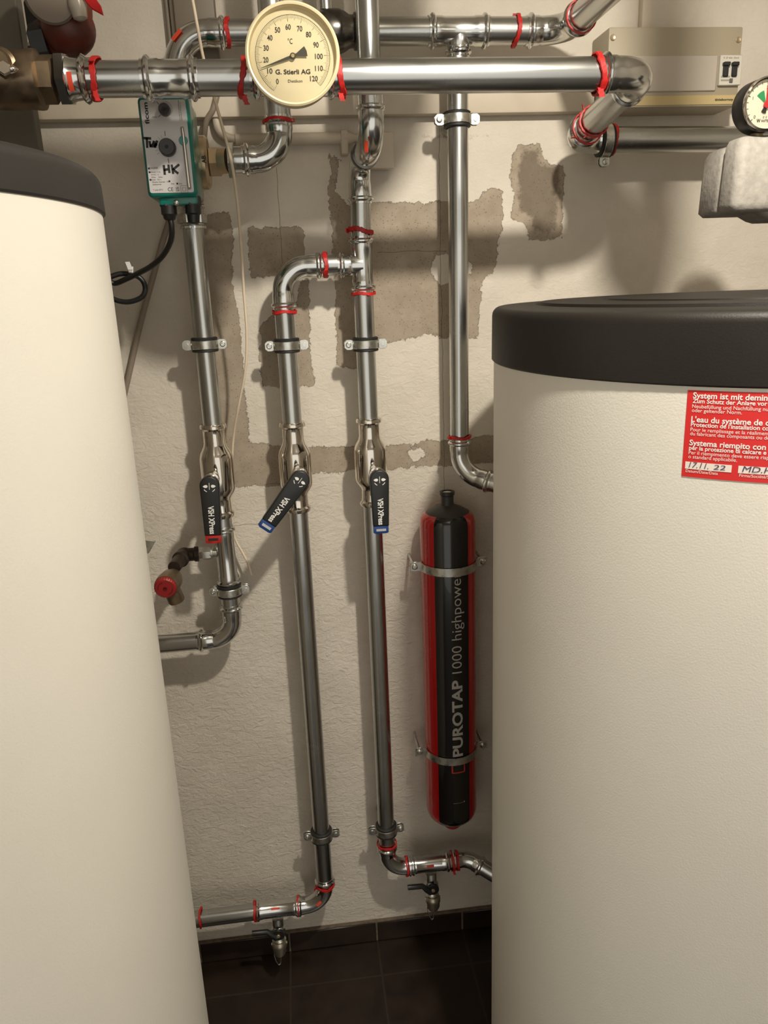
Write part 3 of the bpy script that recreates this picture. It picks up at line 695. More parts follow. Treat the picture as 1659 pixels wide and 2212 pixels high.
# left bend down to the mixing valve
e0, e1_ = elbow(up_, (0, YP + .004, ZU_), (X1 - .0015, YP + .004, ZU_), (X1 - .0015, YP + .004, 0), RL4, .055, .030, ends=(1, 1))
pipe(up_, e1_ + V((0, 0, .006)), (X1 - .0015, YP, EYE + .235), RL4)
mark(up_, (X1 + .0146, YP + .002, ZU_ - .0161), (1, 0, 1), RL4 * 1.06, -.85, -.45, .020)
ring(up_, (P(492, 70, YP).x, YP + .004, ZU_), (1, 0, 0), RL4 * 1.03, .007, seed=23)
# small pipe above the reducer
xs_ = P(703, 10, YP).x
pipe(up_, (xs_, YP - .004, ZU_ + .02), (xs_, YP - .004, ZC - .001), .0105)
# branch down
p4t, p4b = P(987, 118, YP), P(983, 985, YP)
zj = P(983, 1015, YP).z
bxx = X4 + .001
run(up_, [(P(988, 100, YP).x, YP, P(988, 108, YP).z), (bxx, YP, zj - .006), (bxx + .088, YP - .055, zj - .030)], RP, .050, .026)
ring(up_, (bxx, YP, zat(983, 944)), (0, 0, 1), RP * 1.14, .006, seed=24, tail=[(-1.2, .005)])
link('union_nut', MB().hexn((bxx + .064, YP - .041, zj - .0255), (bxx + .085, YP - .054, zj - .031), .026), ZINC, up_)
clamp((P(987, 259, YP).x, YP, P(987, 259, YP).z), RP, 'topmost pipe clamp on the pipe below the high tee', side=-1)

# ================================================================== HEADER
YH, RH = 1.12, .0212
def hx(px): return P(px, 165, YH).x
hd = thing('pipe_run', (hx(300), YH, ZH), 'thick horizontal steel pipe crossing in front of all others', 'pipe')
xend = hx(1398); YW = 1.405; xw = P(1255, 300, YW).x
zw = EYE + .228
coupling(hd, (hx(368), YH, ZH), (1, 0, 0), (hx(428) - hx(305)) / 2, RH, .024, name='coupling')
pipe(hd, (hx(196), YH, ZH), (hx(312), YH, ZH), RH)
pipe(hd, (hx(420), YH, ZH), (hx(560), YH, ZH), RH)
coupling(hd, (hx(633), YH, ZH), (1, 0, 0), (hx(727) - hx(540)) / 2, RH, .024, name='tee_fitting', branch=((0, -1, 0), .012, .038))
# end elbow into the wall direction, then to the right along the wall
e0, e1_ = elbow(hd, (0, YH, ZH), (xend, YH, ZH), (xend, 2, ZH - .03), RH, .044, .024)
pipe(hd, (hx(718), YH, ZH), e0 + V((.006, 0, 0)), RH)
c2 = V((P(1232, 300, YW).x + .012, YW, zw)); c2.x = xend + .002
f0, f1 = elbow(hd, (xend, YH, ZH - .0), c2, (2, YW, zw), RH, .040, .022)
dd = (f0 - e1_).normalized(); pipe(hd, e1_ - dd * .006, f0 + dd * .006, RH)
pipe(hd, f1 - V((.006, 0, 0)), (XR, YW, zw - .012), RH)
ring(hd, f0 - dd * .004, dd, RH * 1.14, .006, seed=33, tilt=.003, tail=[(1.0, .007)]); ring(hd, f0 - dd * .032, dd, RH * 1.06, .006, seed=34, tail=[(.5, .008), (2.4, .01)])
ring(hd, f1 + V((.006, 0, 0)), (1, 0, 0), RH * 1.12, .006, seed=35)
ring(hd, e0 - V((.003, 0, 0)), (1, 0, 0), RH * 1.14, .009, seed=31, tilt=-.003, tail=[(.9, .010), (-2.5, .008)])
ring(hd, (hx(208), YH, ZH), (1, 0, 0), RH * 1.12, .007, seed=32, tilt=.003, tail=[(.7, .012), (-.6, .008)])
ring(hd, (hx(525), YH, ZH), (1, 0, 0), RH * 1.05, .007, seed=36, tilt=.004, tail=[(1.2, .010)]); ring(hd, (hx(733), YH, ZH), (1, 0, 0), RH * 1.12, .007, seed=37, tilt=-.003, tail=[(1.0, .009)])
mark(hd, (hx(158), YH, ZH), (1, 0, 0), RH * 1.19, -.1, .75, .008)
# union at the left end
link('threaded_union', MB().hexn((hx(128), YH, ZH), (hx(150), YH, ZH), .032, .2).lathe((hx(150), YH, ZH), (1, 0, 0), [(0, .027), (.005, .0245), (.014, .0235), (.016, .0265), (.019, .0285), (.022, .0265), (.024, .0238), (.031, .0238), (.0315, .0215)], 40), FIT, hd)
bv = thing('brass_valve', (hx(60), YH, ZH), 'large old brass shutoff valve at upper left end of thick pipe', 'valve')
mb = MB().lathe((hx(92), YH, ZH), (-1, 0, 0), [(0, .026), (.003, .034), (.007, .0345), (.022, .033), (.04, .0345), (.06, .033), (.085, .028)], 48)
mb.hexn((hx(84), YH, ZH), (hx(122), YH, ZH), .0285, .5)
link('valve_body', mb, BRASS, bv)
mb = MB().lathe(P(18, 152, YH) + V((0, -.024, 0)), (0, -1, 0), [(0, .019), (.006, .019), (.008, .015), (.014, .0125)], 32)
link('stem_collar', mb, BRASS, bv)
q = P(14, 150, 1.07); link('stem_nut', MB().sphere(q, .009, (1.5, .8, .6)).hexn(q + V((-.004, .006, -.002)), q + V((0, -.010, 0)), .008), CHROME, bv)
link('end_pipe', MB().cyl((hx(10), YH, ZH), (XL + .001, YH, ZH), .024, 32), BRASS, bv)
wd_ = V((P(1306, 300, YW).x, YW, zw - .001))
cl = clamp(wd_, RH, 'pipe clamp on the pipe running right below the fuse box', axis=(1, 0, 0), side=1, rod=False, h=.0145)
link('threaded_rod', MB().cyl(wd_ + V((0, RH + .005, 0)), (wd_.x, WALL_Y, wd_.z), .004, 12), ZINC, cl)

# ---- pipe A behind the gauge, bending left to the mixing valve
YA, RA = 1.345, .0205
pa = thing('pipe_run', (XA, YA, EYE + .17), 'vertical steel pipe hidden behind the round gauge, bending left to the mixing valve', 'pipe')
zA = P(550, 345, YA).z
run(pa, [(XA, YA, ZC - .001), (XA, YA, zA), (P(505, 345, YA).x, YA, zA)], RA * .97, .040, .022)
ring(pa, (XA, YA, P(603, 262, YA).z), (0, 0, 1), RA * 1.13, .006, seed=41)
link('union_nut', MB().hexn((P(492, 345, YA).x, YA, zA), (P(507, 345, YA).x, YA, zA), .0275, .3), ZINC, pa)

# ================================================================== MIXING VALVE AND ACTUATOR
mx_ = thing('mixing_valve', (X1, 1.37, zA), 'pale brass mixing valve behind the teal actuator box', 'valve')
mb = MB().lathe((X1, 1.37, zA), (1, 0, 0), [(-.03, .02), (-.028, .036), (.028, .036), (.03, .034), (.034, .030)], 40)
mb.hexn((P(452, 342, 1.37).x, 1.36, zA), (P(478, 342, 1.36).x, 1.36, zA), .0235, .2).cyl((P(430, 342, 1.37).x, 1.365, zA), (P(452, 342, 1.37).x, 1.365, zA), .040, 40, .004)
mb.cyl((P(476, 342, 1.36).x, 1.352, zA), (P(493, 345, YA).x, 1.348, zA), .019, 28)
mb.lathe((X1, 1.385, zA), (0, 0, -1), [(0, .028), (.03, .028), (.045, .024), (.06, .024)], 32); mb.lathe((X1, 1.385, zA), (0, 0, 1), [(0, .028), (.03, .028), (.05, .024), (.07, .024)], 32)
link('valve_body', mb, BRASS2, mx_)
link('union_nut', MB().hexn((X1, YP, zat(415, 462)), (X1, YP, zat(415, 484)), .025, .3), ZINC, mx_)
mb = MB(); q = P(444, 353, 1.322); text(mb, 'AB', q + V((.001, 0, 0)), (0, -.2, 1), (-1, 0, 0), .006, bold=.03); link('port_letters', mb, BLK, mx_)

YF = 1.22
def fp(x, y, Y=YF - .0012): return P(x, y, Y)
xa, xb = -.1915, -.1205; zb_, zt_ = EYE + .1335, EYE + .2655
ac = thing('valve_actuator', (X1, 1.25, zb_), 'teal actuator box with grey faceplate and black handwriting', 'actuator')
link('housing', MB().box((xa, YF, zb_), (xb, 1.318, zt_), .007, 4), TEAL, ac)
link('back_plate', MB().box((xa + .004, 1.317, zb_ + .002), (xb - .003, 1.326, zt_ - .004), .003, 2).cyl((X1, 1.324, zA), (X1, 1.345, zA), .022, 28), TEAL, ac)
pl = [fp(299.8, 215.8), fp(398.6, 213.6), fp(420, 415), fp(326, 418.7)]
def rr(pts, r_, n=5):
    out = []
    for i, p in enumerate(pts):
        a, b = pts[i - 1], pts[(i + 1) % len(pts)]; u1 = (a - p).normalized() * r_; u2 = (b - p).normalized() * r_
        for k in range(n + 1):
            t = k / n; out.append((p + u1) * (1 - t) ** 2 + p * 2 * t * (1 - t) + (p + u2) * t * t)
    return out
xl_, xr_ = (pl[0].x + pl[3].x) / 2, (pl[1].x + pl[2].x) / 2; zt2, zb2_ = pl[0].z, pl[2].z
plq = [V((xl_, YF - .0002, zt2)), V((xr_, YF - .0002, zt2)), V((xr_, YF - .0002, zb2_)), V((xl_, YF - .0002, zb2_))]
face = link('faceplate', MB().prism(rr(plq, .0035), (0, -.0008, 0)), PLATE, ac)
def knob(px, py, r_, mk, ang):
    c = P(px, py, YF - .008); mb = MB().lathe((c.x, YF - .0008, c.z), (0, -1, 0), [(0, r_), (.010, r_ * .97), (.0125, r_ * .85), (.0125, .0001)], 40)
    k = link('knob', mb, mat('knob_grey', (.035, .033, .033), .35, bump=.1, bscale=500), ac)
    link('hub', MB().lathe((c.x, YF - .0133, c.z), (0, -1, 0), [(0, .0026), (.0006, .0026), (.0006, .0014)], 16), BLK, k)
knob(355, 236, .0082, 0, 0); knob(361, 318, .0118, 0, 0)
mb = MB(); XX, ZZ = V((1, 0, 0)), V((0, 0, 1))
text(mb, 'ficom', fp(323, 268), ZZ, -XX, .0058, w=fp(318, 221).z - fp(323, 268).z, bold=.03)
text(mb, 'AUT', fp(327, 223), XX, ZZ, .0022); text(mb, 'MAN', fp(329, 255), XX, ZZ, .0022)
def ln(a, b, w): 
    d = (b - a).normalized(); n = V((-d.z, 0, d.x)) * w / 2; mb.bm.faces.new([mb.bm.verts.new(p) for p in (a - n, b - n, b + n, a + n)])
ln(fp(338, 219), fp(343, 226), .0007); ln(fp(342, 253), fp(347, 248), .0007); ln(fp(356, 283), fp(357, 294), .0008); ln(fp(363, 342), fp(365, 353), .0008)
for i in range(7):
    a = 2.0 + i * .28; c = fp(361, 318); d = V((math.cos(a), 0, math.sin(a))); ln(c + d * .0135, c + d * .0175, .0003)
for i in range(10):
    t0, t1 = -.9 + i * .23, -.9 + (i + 1) * .23; c = fp(356, 236); mb.bm.faces.new([mb.bm.verts.new(c + V((math.cos(t) * q, 0, math.sin(t) * q))) for t, q in ((t0, .0100), (t1, .0100), (t1, .0103), (t0, .0103))])
for (x, y, s, h) in ((323, 365, '■ E/A200R', .0024), (324, 373.5, '■ 230VAC 5 VA', .0018), (326, 379, '   24VAC 1,5', .0018), (327, 384.5, '  50Nm    10Nm', .0018), (327, 390, '■ 50/60 - 7W n', .0018), (329, 395, 'Mischer-Antrieb', .0019), (330, 400, 'Stellantrieb', .0019), (331, 412, 'T amb 50°C', .0020)):
    text(mb, s.replace('■ ', '   '), fp(x, y), XX, ZZ, h)
for (x, y) in ((321.5, 364), (323, 372), (325, 388.5), (366, 391.5), (383, 396.5)):
    c = fp(x, y); mb.bm.faces.new([mb.bm.verts.new(c + V((a, 0, b))) for a, b in ((-.0012, -.0012), (.0012, -.0012), (.0012, .0012), (-.0012, .0012))])
text(mb, 'IP40', fp(370, 398.5), XX, ZZ, .0017); text(mb, 'IP54', fp(387, 398.5), XX, ZZ, .0017); text(mb, '1 Ph', fp(359, 394), XX, ZZ, .0017)
text(mb, 'CE', fp(363, 413), XX, ZZ, .0050, w=.0075); text(mb, 'UK', fp(380, 408), XX, ZZ, .0024, bold=.02); text(mb, 'CA', fp(380.5, 413), XX, ZZ, .0024, bold=.02)
c = fp(398, 409)
for s in (.0048, .0024):
    for a, b in (((-s, -s), (s, -s)), ((s, -s), (s, s)), ((s, s), (-s, s)), ((-s, s), (-s, -s))): ln(c + V((a[0], 0, a[1])), c + V((b[0], 0, b[1])), .00035)
text(mb, 'Stellungsanzeige nach dem Lösen', fp(384, 217), -ZZ, XX, .0014, w=.026); text(mb, 'der Kupplung von Hand drehen', fp(388, 221), -ZZ, XX, .0014, w=.024)
link('printing', mb, BLK, face)
# felt pen lettering
def stroke(pts, w=.0016):
    q = [fp(x, y, YF - .0014) for x, y in pts]
    for a, b in zip(q, q[1:]):
        d = (b - a).normalized(); n = V((-d.z, 0, d.x)) * w; a2, b2 = a - d * w * .6, b + d * w * .6
        mb.bm.faces.new([mb.bm.verts.new(p) for p in (a2 - n, b2 - n, b2 + n, a2 + n)])
for grp in (([(308, 298), (325, 299)], [(317, 299), (318, 318)], [(323, 306), (325, 316), (330, 316), (333, 306)], [(332, 306), (330, 314), (335, 317), (339, 305)], [(326, 314), (338, 312)]),
            ([(354, 358), (356, 376)], [(355, 367), (365, 365)], [(364, 357), (366, 372)]), ([(371, 357), (374, 374)], [(386, 356), (374, 366), (384, 374)])):
    mb = MB()
    for s_ in grp: stroke(s_)
    link('felt_pen_letters', mb, BLK, face)

# position pointer slot
mb = MB().prism(rr([fp(389, 274), fp(397, 273), fp(414, 409), fp(405, 410)], .0022, 3), (0, -.0007, 0)); link('window_slot', mb, mat('slot_grey', (.22, .22, .20), .3), ac)
mb = MB().cyl(fp(394, 276, YF - .003), fp(409, 405, YF - .003), .0016, 12); link('glass_rod', mb, CHROME, ac)
mb = MB().lathe(fp(396, 304, YF - .0005), (0, -1, 0), [(0, .0065), (.003, .006), (.0031, .0001)], 24); link('pointer_disc', mb, TEAL, ac)
link('cover_screw', MB().lathe(fp(381, 438, YF + .012), (0, -1, 0), [(0, .004), (.003, .004), (.0045, .002)], 16), ZINC, ac)
link('bottom_tab', MB().box((fp(340, 430).x, YF + .010, zb_ - .010), (fp(425, 430).x, YF + .030, zb_ + .006), .004, 2), TEAL, ac)
for px, y0, y1 in ((363, 432, 470), (415, 430, 478)):
    a = P(px, y0, YF + .022); b = P(px + 3, y1, YF + .022)
    link('cable_gland', MB().hexn(a + V((0, 0, .004)), a + V((0, 0, -.010)), .0125, .3).lathe(a + V((0, 0, -.008)), b - a, [(0, .0115), (.012, .0115), (.014, .0095), ((b - a).length - .006, .0085), ((b - a).length - .004, .006)], 24), BLACK, ac)
def spline(pts, n=8):
    pts = [V(p) for p in pts]; q = [pts[0]] + pts + [pts[-1]]; out = []
    for i in range(1, len(q) - 2):
        for k in range(n):
            t = k / n; a, b, c, d = q[i - 1], q[i], q[i + 1], q[i + 2]
            out.append(.5 * ((2 * b) + (c - a) * t + (2 * a - 5 * b + 4 * c - d) * t * t + (3 * b - a - 3 * c + d) * t ** 3))
    return out + [pts[-1]]
yc = YF + .022
cable = [P(366, 468, yc), P(371, 490, yc), P(369, 520, yc + .01), P(352, 552, yc + .03), P(325, 576, yc + .05), P(295, 592, yc + .07), P(270, 604, yc + .08), P(248, 612, yc + .09)]
for k in range(9):
    a = 2.4 - k * .785; c = P(268, 622, yc + .085); cable.append(c + V((math.cos(a) * .032 * (1 + .05 * (k % 3)), .002 * k, math.sin(a) * .022)))
cable.append(P(205, 655, yc + .11)); cable.append(P(150, 655, yc + .10))
mb = MB().sweep(spline(cable), .0042, 12)
tag(link('power_cable', mb, mat('black_cable', (.010, .010, .010), .4)), 'black power cable hanging from the teal box into a coil', 'cable')
c = P(283, 583, yc + .075); mb = MB().lathe(c, (1, .1, -.25), [(-.003, .0055), (.003, .0055)], 16, cap=False).prism([c + V((-.003, -.006, .0)), c + V((.004, -.006, .0)), c + V((.001, -.008, .012)), c + V((-.006, -.008, .012))], (0, -.001, 0))
tag(link('cable_tie', mb, WHITE), 'white cable tie around the black cable coil', 'cable tie')

# ================================================================== THERMOMETER
GY = 1.028; gc = P(632.5, 117, GY); gR = .0555
tg = thing('dial_thermometer', gc, 'large round cream dial thermometer on the thick pipe', 'thermometer')
link('case', MB().lathe(gc, (0, 1, 0), [(-.001, gR * .93), (-.0015, gR * .965), (0, gR), (.003, gR), (.006, gR * .975), (.026, gR * .96), (.030, gR * .90), (.030, .012)], 96, cap=False), CREAM, tg)
link('inner_rim', MB().lathe(gc, (0, 1, 0), [(-.001, gR * .935), (.007, gR * .90), (.0072, gR * .87)], 96, cap=False), CREAM, tg)
dface = link('dial_face', MB().lathe(gc + V((0, .007, 0)), (0, -1, 0), [(0, gR * .93), (.0005, gR * .93)], 96), DIAL, tg)
link('stem', MB().cyl(gc + V((0, .029, 0)), (gc.x, YH - RH, ZH - .001), .010, 24), FIT, tg)
def gp(deg, r_, l=.0011): a = math.radians(deg); return gc + V((math.cos(a) * r_ * gR, .0065 - l + .0011 - .0005, math.sin(a) * r_ * gR - .001))
mb = MB()
for i in range(121):
    d = 235 - i * 280 / 120; w = .16 if i % 10 else .24; r0 = .79; r1 = .72 if i % 5 else (.69 if i % 10 else .665)
    p = [gp(d - w * .8, r0), gp(d + w * .8, r0), gp(d + w, r1), gp(d - w, r1)]; mb.bm.faces.new([mb.bm.verts.new(q) for q in p])
for i in range(70):
    d0, d1 = 235 - i * 4, 235 - (i + 1) * 4; mb.bm.faces.new([mb.bm.verts.new(q) for q in (gp(d0, .79), gp(d1, .79), gp(d1, .796), gp(d0, .796))])
NUM = [(-150, -217), (-210, -125), (-238, -27), (-228, 75), (-190, 163), (-118, 230), (-25, 255), (75, 240), (150, 190), (210, 100), (230, 0), (225, -105), (175, -195)]
for i in range(13):
    s = str(i * 10); nx_, nz_ = NUM[i]; q = gp(0, 0) + V((nx_ / 412 * gR, 0, nz_ / 457 * gR)); text(mb, s, q - V((0, 0, .0026)), XX, ZZ, .0056, w=.0031 * len(s), bold=.012, align='c')
text(mb, 'G. Stierli AG', gp(0, 0) + V((-.001, 0, -.0185)), XX, ZZ, .0050, w=.0415, bold=.022, align='c'); text(mb, 'Dietikon', gp(0, 0) + V((.001, 0, -.0275)), XX, ZZ, .0032, w=.017, align='c')
text(mb, '°C', gp(0, 0) + V((-.002, 0, .0135)), XX, ZZ, .0056, w=.0055, align='c')
link('scale_print', mb, BLK, dface)
nd = math.radians(198); u = V((math.cos(nd), 0, math.sin(nd))); v = V((-u.z, 0, u.x)); o = gc + V((0, .0042, -.001))
mb = MB().prism([o + u * .0405 + v * .0002, o + u * .006 + v * .0015, o - u * .005 + v * .0015, o - u * .0165 + v * .0055, o - u * .0175, o - u * .0165 - v * .0055, o - u * .005 - v * .0015, o + u * .006 - v * .0015, o + u * .0405 - v * .0002], (0, -.0006, 0))
mb.cyl(o, o + V((0, -.0015, 0)), .0036, 28, .0004); nee = link('needle', mb, mat('needle_grey', (.05, .045, .04), .4), tg)
link('needle_hub', MB().cyl(o + V((0, -.0014, 0)), o + V((0, -.0024, 0)), .0022, 20, .0003), BRASS2, nee)
link('glass', MB().lathe(gc + V((0, .0008, 0)), (0, -1, 0), [(0, gR * .93), (.0006, gR * .93)], 64), GLASS, tg)

# ================================================================== CARTRIDGE
YC_, RC = 1.412, .0545
cT, cB = P(972, 1106, YC_).z, P(970, 1764, YC_).z; cx = (P(972, 1200, YC_).x + P(970, 1650, YC_).x) / 2
ct = thing('filter_cartridge', (cx, YC_, cB), 'long red and black filter cartridge clamped upright to the wall', 'cartridge')
hC = cT - cB
prof = [(-.006, .004), (-.005, .018), (-.001, .031), (.006, .0425), (.014, .0498), (.024, .0535), (.034, RC)] + [(hC - .020, RC), (hC - .010, RC - .0015), (hC - .003, RC - .006), (hC + .001, RC - .012)]
a0_, a1_ = -.70, .59
def csurf(th, d, r_): return V((cx + r_ * math.sin(th), YC_ - r_ * math.cos(th), cB + d))
def band_(mb, t0, t1, n):
    for (d0, q0), (d1, q1) in zip(prof, prof[1:]):
        for i in range(n):
            ta, tb = t0 + (t1 - t0) * i / n, t0 + (t1 - t0) * (i + 1) / n
            mb.bm.faces.new([mb.bm.verts.new(csurf(t, d, q)) for t, d, q in ((ta, d0, q0), (tb, d0, q0), (tb, d1, q1), (ta, d1, q1))])
    bmesh.ops.remove_doubles(mb.bm, verts=mb.bm.verts[:], dist=1e-5); return mb
link('red_shell', band_(MB(), a1_, 2 * PI + a0_, 56), CARTR, ct); link('black_panel', band_(MB(), a0_, a1_, 16), CARTB, ct)
link('top_cap', MB().lathe((cx, YC_, cT), (0, 0, 1), [(-.002, RC - .010), (.001, RC - .012), (.009, RC - .025), (.014, .018), (.016, .014), (.020, .0125), (.034, .0125), (.036, .0145), (.042, .0145), (.0425, .010), (.038, .009)], 48), mat('cap_black', (.03, .026, .022), .45), ct)
link('thread_seal', MB().lathe((cx, YC_, cT + .036), (0, 0, 1), [(0, .0092), (.004, .0092)], 24), WHITE, ct)
link('bottom_plug', MB().lathe((cx, YC_ - .006, cB - .003), (0, 0, -1), [(0, .022), (.008, .021), (.015, .015), (.018, .006)], 32), mat('plug_red', (.35, .02, .01), .5), ct)
def tx(s, py_start, py_end, h, th0, bold=0., m_=GREY):
    z0 = P(972, py_start, YC_ - RC).z; z1 = P(980, py_end, YC_ - RC).z; mb = MB()
    text(mb, s, None, None, None, h, w=z1 - z0, bold=bold, sub=.005, surf=lambda a, b: csurf(th0 - b / RC, z0 - cB + a, RC + .0006))
    return mb
TH0 = .265
k = tx('PUROTAP', 1636, 1470, .0205, TH0, .030); link('large_lettering', k, GREY, ct)
k = tx('1000 highpower', 1456, 1236, .0205, TH0, -.004); link('thin_lettering', k, GREY, ct)
# red frame mark and small lines
mb = MB(); zf0 = P(975, 1672, YC_ - RC).z - cB; 
def cq(t0, t1, d0, d1, mb): 
    n = 4
    for i in range(n): ta, tb = t0 + (t1 - t0) * i / n, t0 + (t1 - t0) * (i + 1) / n; mb.bm.faces.new([mb.bm.verts.new(csurf(t, d, RC + .0006)) for t, d in ((ta, d0), (tb, d0), (tb, d1), (ta, d1))])
cq(-.14, .34, zf0, zf0 + .003, mb); cq(-.17, -.11, zf0 + .001, zf0 + .022, mb); cq(.31, .37, zf0 + .001, zf0 + .022, mb)
link('red_frame_mark', mb, mat('mark_red', (.5, .04, .02), .4), ct)
mb = MB(); z0 = P(975, 1737, YC_ - RC).z - cB
text(mb, 'elysator.com', None, None, None, .002, w=.021, surf=lambda a, b: csurf(-.12 + a / RC, z0 + b, RC + .0006)); cq(.30, .34, z0, z0 + .003, mb); link('small_print', mb, GREY, ct)
mb = MB(); z0 = P(905, 1560, YC_ - RC).z - cB
for k_, (t_, q0, q1) in enumerate(((-1.18, .13, .33), (-1.12, .10, .30), (-1.06, .2, .42), (-1.0, .34, .40), (-.93, .13, .24))):
    text(mb, 'Kartusche zur Enthärtung und Entsalzung von Heizungswasser'[k_ * 4:k_ * 4 + 40], None, None, None, .0018, w=(q1 - q0), surf=lambda a, b, t_=t_, q0=q0: csurf(t_ - b / RC, z0 + q0 + a, RC + .0005))
link('side_print', mb, mat('pink_print', (.50, .20, .18), .5), ct)
def strap(py, label):   # steel band bent round the front, screwed to the wall at both ears
    c = P(972, py, YC_ - RC); z = c.z; t = thing('cartridge_strap', (cx, YC_ - RC, z), label, 'strap', 'straps holding the cartridge')
    mb = MB(); hw = .0083
    out = []
    for i in range(33): a = -1.45 + 2.9 * i / 32; out.append((cx + (RC + .0016) * math.sin(a), YC_ - (RC + .0016) * math.cos(a)))
    yb = out[0][1]
    R = []
    for x_, y_ in out:
        n = V((x_ - cx, y_ - YC_, 0)).normalized() * .0016; p = V((x_, y_, z)); R.append([p - ZZ * hw, p - n * 0 + ZZ * hw, p + n + ZZ * hw, p + n - ZZ * hw])
    mb.rings(R); link('steel_band', mb, ZINC, t)
    for s in (-1, 1):
        xs = cx + s * (RC + .002)
        ear = link('ear', MB().box((min(xs, xs + s * .021), yb - .002, z - .0100), (max(xs, xs + s * .021), yb + .0005, z + .0100), .0008, 1).box((min(xs - s * .001, xs + s * .002), yb - .006, z - .0100), (max(xs - s * .001, xs + s * .002), yb + .001, z + .0100), .0006, 1), ZINC, t)
        link('screw', MB().lathe((xs + s * .012, yb - .001, z), (0, -1, 0), [(yb - WALL_Y, .0028), (-.0002, .0028), (0, .0062), (.002, .0062), (.0045, .0035), (.0046, .001)], 20), ZINC, ear)
strap(1237, 'upper zinc strap around the red and black cartridge'); strap(1646, 'lower zinc strap around the red and black cartridge')

# ================================================================== FUSE BOX
YBX = 1.405
bc = [P(1316, 58, YBX), P(1606, 62, YBX), P(1590, 240, YBX)]
x0, x1, zt0, zb0 = bc[0].x, bc[1].x, bc[0].z, P(1330, 233, YBX).z
fb = thing('fuse_box', (x0, YBX, zb0), 'beige fuse box high on the wall at right', 'fuse box')
link('box_body', MB().box((x0, YBX, zb0), (x1, WALL_Y, zt0), .003, 2), BOXM, fb)
def bp_(x, y, dy=0.): q = P(x, y, YBX - .0005 + dy); return q
zc0, zc1 = bp_(1320, 121).z, bp_(1320, 200).z
link('cover_flap', MB().box((bp_(1316, 121).x + .001, YBX - .003, zc1), (bp_(1548, 150).x, YBX + .002, zc0), .0015, 1), BOXL, fb)
sx0, sx1 = bp_(1551, 150).x, bp_(1598, 150).x; sz1, sz0 = bp_(1570, 121).z, bp_(1570, 186).z
sw = link('breaker', MB().box((sx0, YBX - .007, sz0), (sx1, YBX + .002, sz1), .001, 1), SWW, fb)
for xc_ in (1569, 1588):
    q = bp_(xc_ + 1, 138, -.010)
    link('toggle', MB().box((q.x - .0058, YBX - .014, q.z - .003), (q.x + .0058, YBX - .006, q.z + .003), .001, 1).box((q.x - .0046, YBX - .011, q.z - .019), (q.x + .0046, YBX - .006, q.z), .001, 1), BLK, sw)
q = bp_(1579, 174, -.0075); link('test_button', MB().box((q.x - .0025, YBX - .0095, q.z - .003), (q.x + .0025, YBX - .006, q.z + .003)), mat('button_grey', (.12, .11, .10), .5), sw)
mb = MB(); text(mb, 'FI 2P 40A 30mA', V((sx0 + .005, YBX - .0073, sz1 - .006)), XX, ZZ, .0032, w=.028); link('printing', mb, mat('brown_print', (.25, .14, .10), .6), sw)
mb = MB()
for dz in (.010, .0155): mb.box((sx0 + .003, YBX - .0076, sz0 + dz - .0035), (sx0 + .019, YBX - .007, sz0 + dz - .001))
link('rating_field', mb, mat('field_grey', (.33, .31, .27), .5), sw)
link('yellow_strip', MB().box((x0 + .002, YBX - .0012, bp_(1400, 228).z), (x1 - .001, YBX + .001, bp_(1400, 207).z), .0005, 1), BOXY, fb)
mb = MB(); q = bp_(1544, 217.5, -.0012); text(mb, 'tinixbornoy', q, XX, ZZ, .0034, w=.034, bold=.03); link('strip_text', mb, BLK, fb)
for (x, y) in ((1324, 81), (1595, 86)):
    q = bp_(x, y); link('screw', MB().lathe((q.x, YBX + .0005, q.z), (0, -1, 0), [(0, .0048), (.0014, .0048), (.002, .004), (.0012, .0015)], 20), BRASS2, fb)
q = P(1399, 30, 1.462); tag(link('cable_duct', MB().box((q.x - .0095, 1.462, zt0 - .002), (q.x + .0095, WALL_Y + .001, ZC), .003, 2), PAINTP), 'narrow cream cable duct rising from the fuse box', 'cable duct')

# ================================================================== SURFACE CONDUITS
zT = P(700, 249, 1.452).z
tk = tag(link('wall_trunking', MB().box((XL, 1.455, zT), (x0 - .001, WALL_Y + .001, zT + .055), .003, 2), PAINTP), 'long cream cable trunking across the wall behind the pipes', 'trunking')
xv0, xv1 = P(378, 40, 1.452).x, P(466, 40, 1.452).x
vt = thing('vertical_trunking', (xv0, 1.46, zT + .055), 'wide taupe vertical trunking behind the upper left pipe bend', 'trunking')
link('duct', MB().box((xv0, 1.445, zT + .0555), (xv1, WALL_Y + .001, ZC), .003, 2), TAUPE, vt)
for px in (361, 372):
    q = P(px, 30, 1.47); tag(link('wall_cable', MB().cyl((q.x, 1.472, zT + .056), (q.x, 1.472, ZC), .0038, 12), TAUPE if px < 365 else PAINTP), 'thin painted cable left of the taupe trunking' if px < 365 else 'pale thin cable touching the taupe trunking', 'cable')
# horizontal conduit with joint clip and junction box
zq = P(640, 300, 1.467).z
cdt = thing('wall_conduit', (P(500, 300, 1.467).x, 1.467, zq), 'cream painted conduit pipe running to the small junction box', 'conduit')
pts = [P(452, 205, 1.467), P(462, 225, 1.467), P(466, 255, 1.467), P(473, 282, 1.467), P(490, 296, 1.467), (P(512, 300, 1.467).x, 1.467, zq)]
link('flexible_end', MB().sweep(spline(pts, 5), .007, 14), PAINTP, cdt)
link('conduit_tube', MB().cyl((P(508, 300, 1.467).x, 1.467, zq), (P(745, 300, 1.467).x, 1.467, zq), .0100, 20, .001), PAINTP, cdt)
link('thin_end', MB().lathe((P(740, 300, 1.467).x, 1.467, zq), (1, 0, 0), [(0, .0118), (.010, .0118), (.02, .0065), (.07, .0065)], 20), PAINTP, cdt)
q = P(743, 300, 1.46); link('clip', MB().box((q.x - .006, 1.456, zq - .028), (q.x + .007, WALL_Y, zq + .012), .002, 1), PAINTP, cdt)
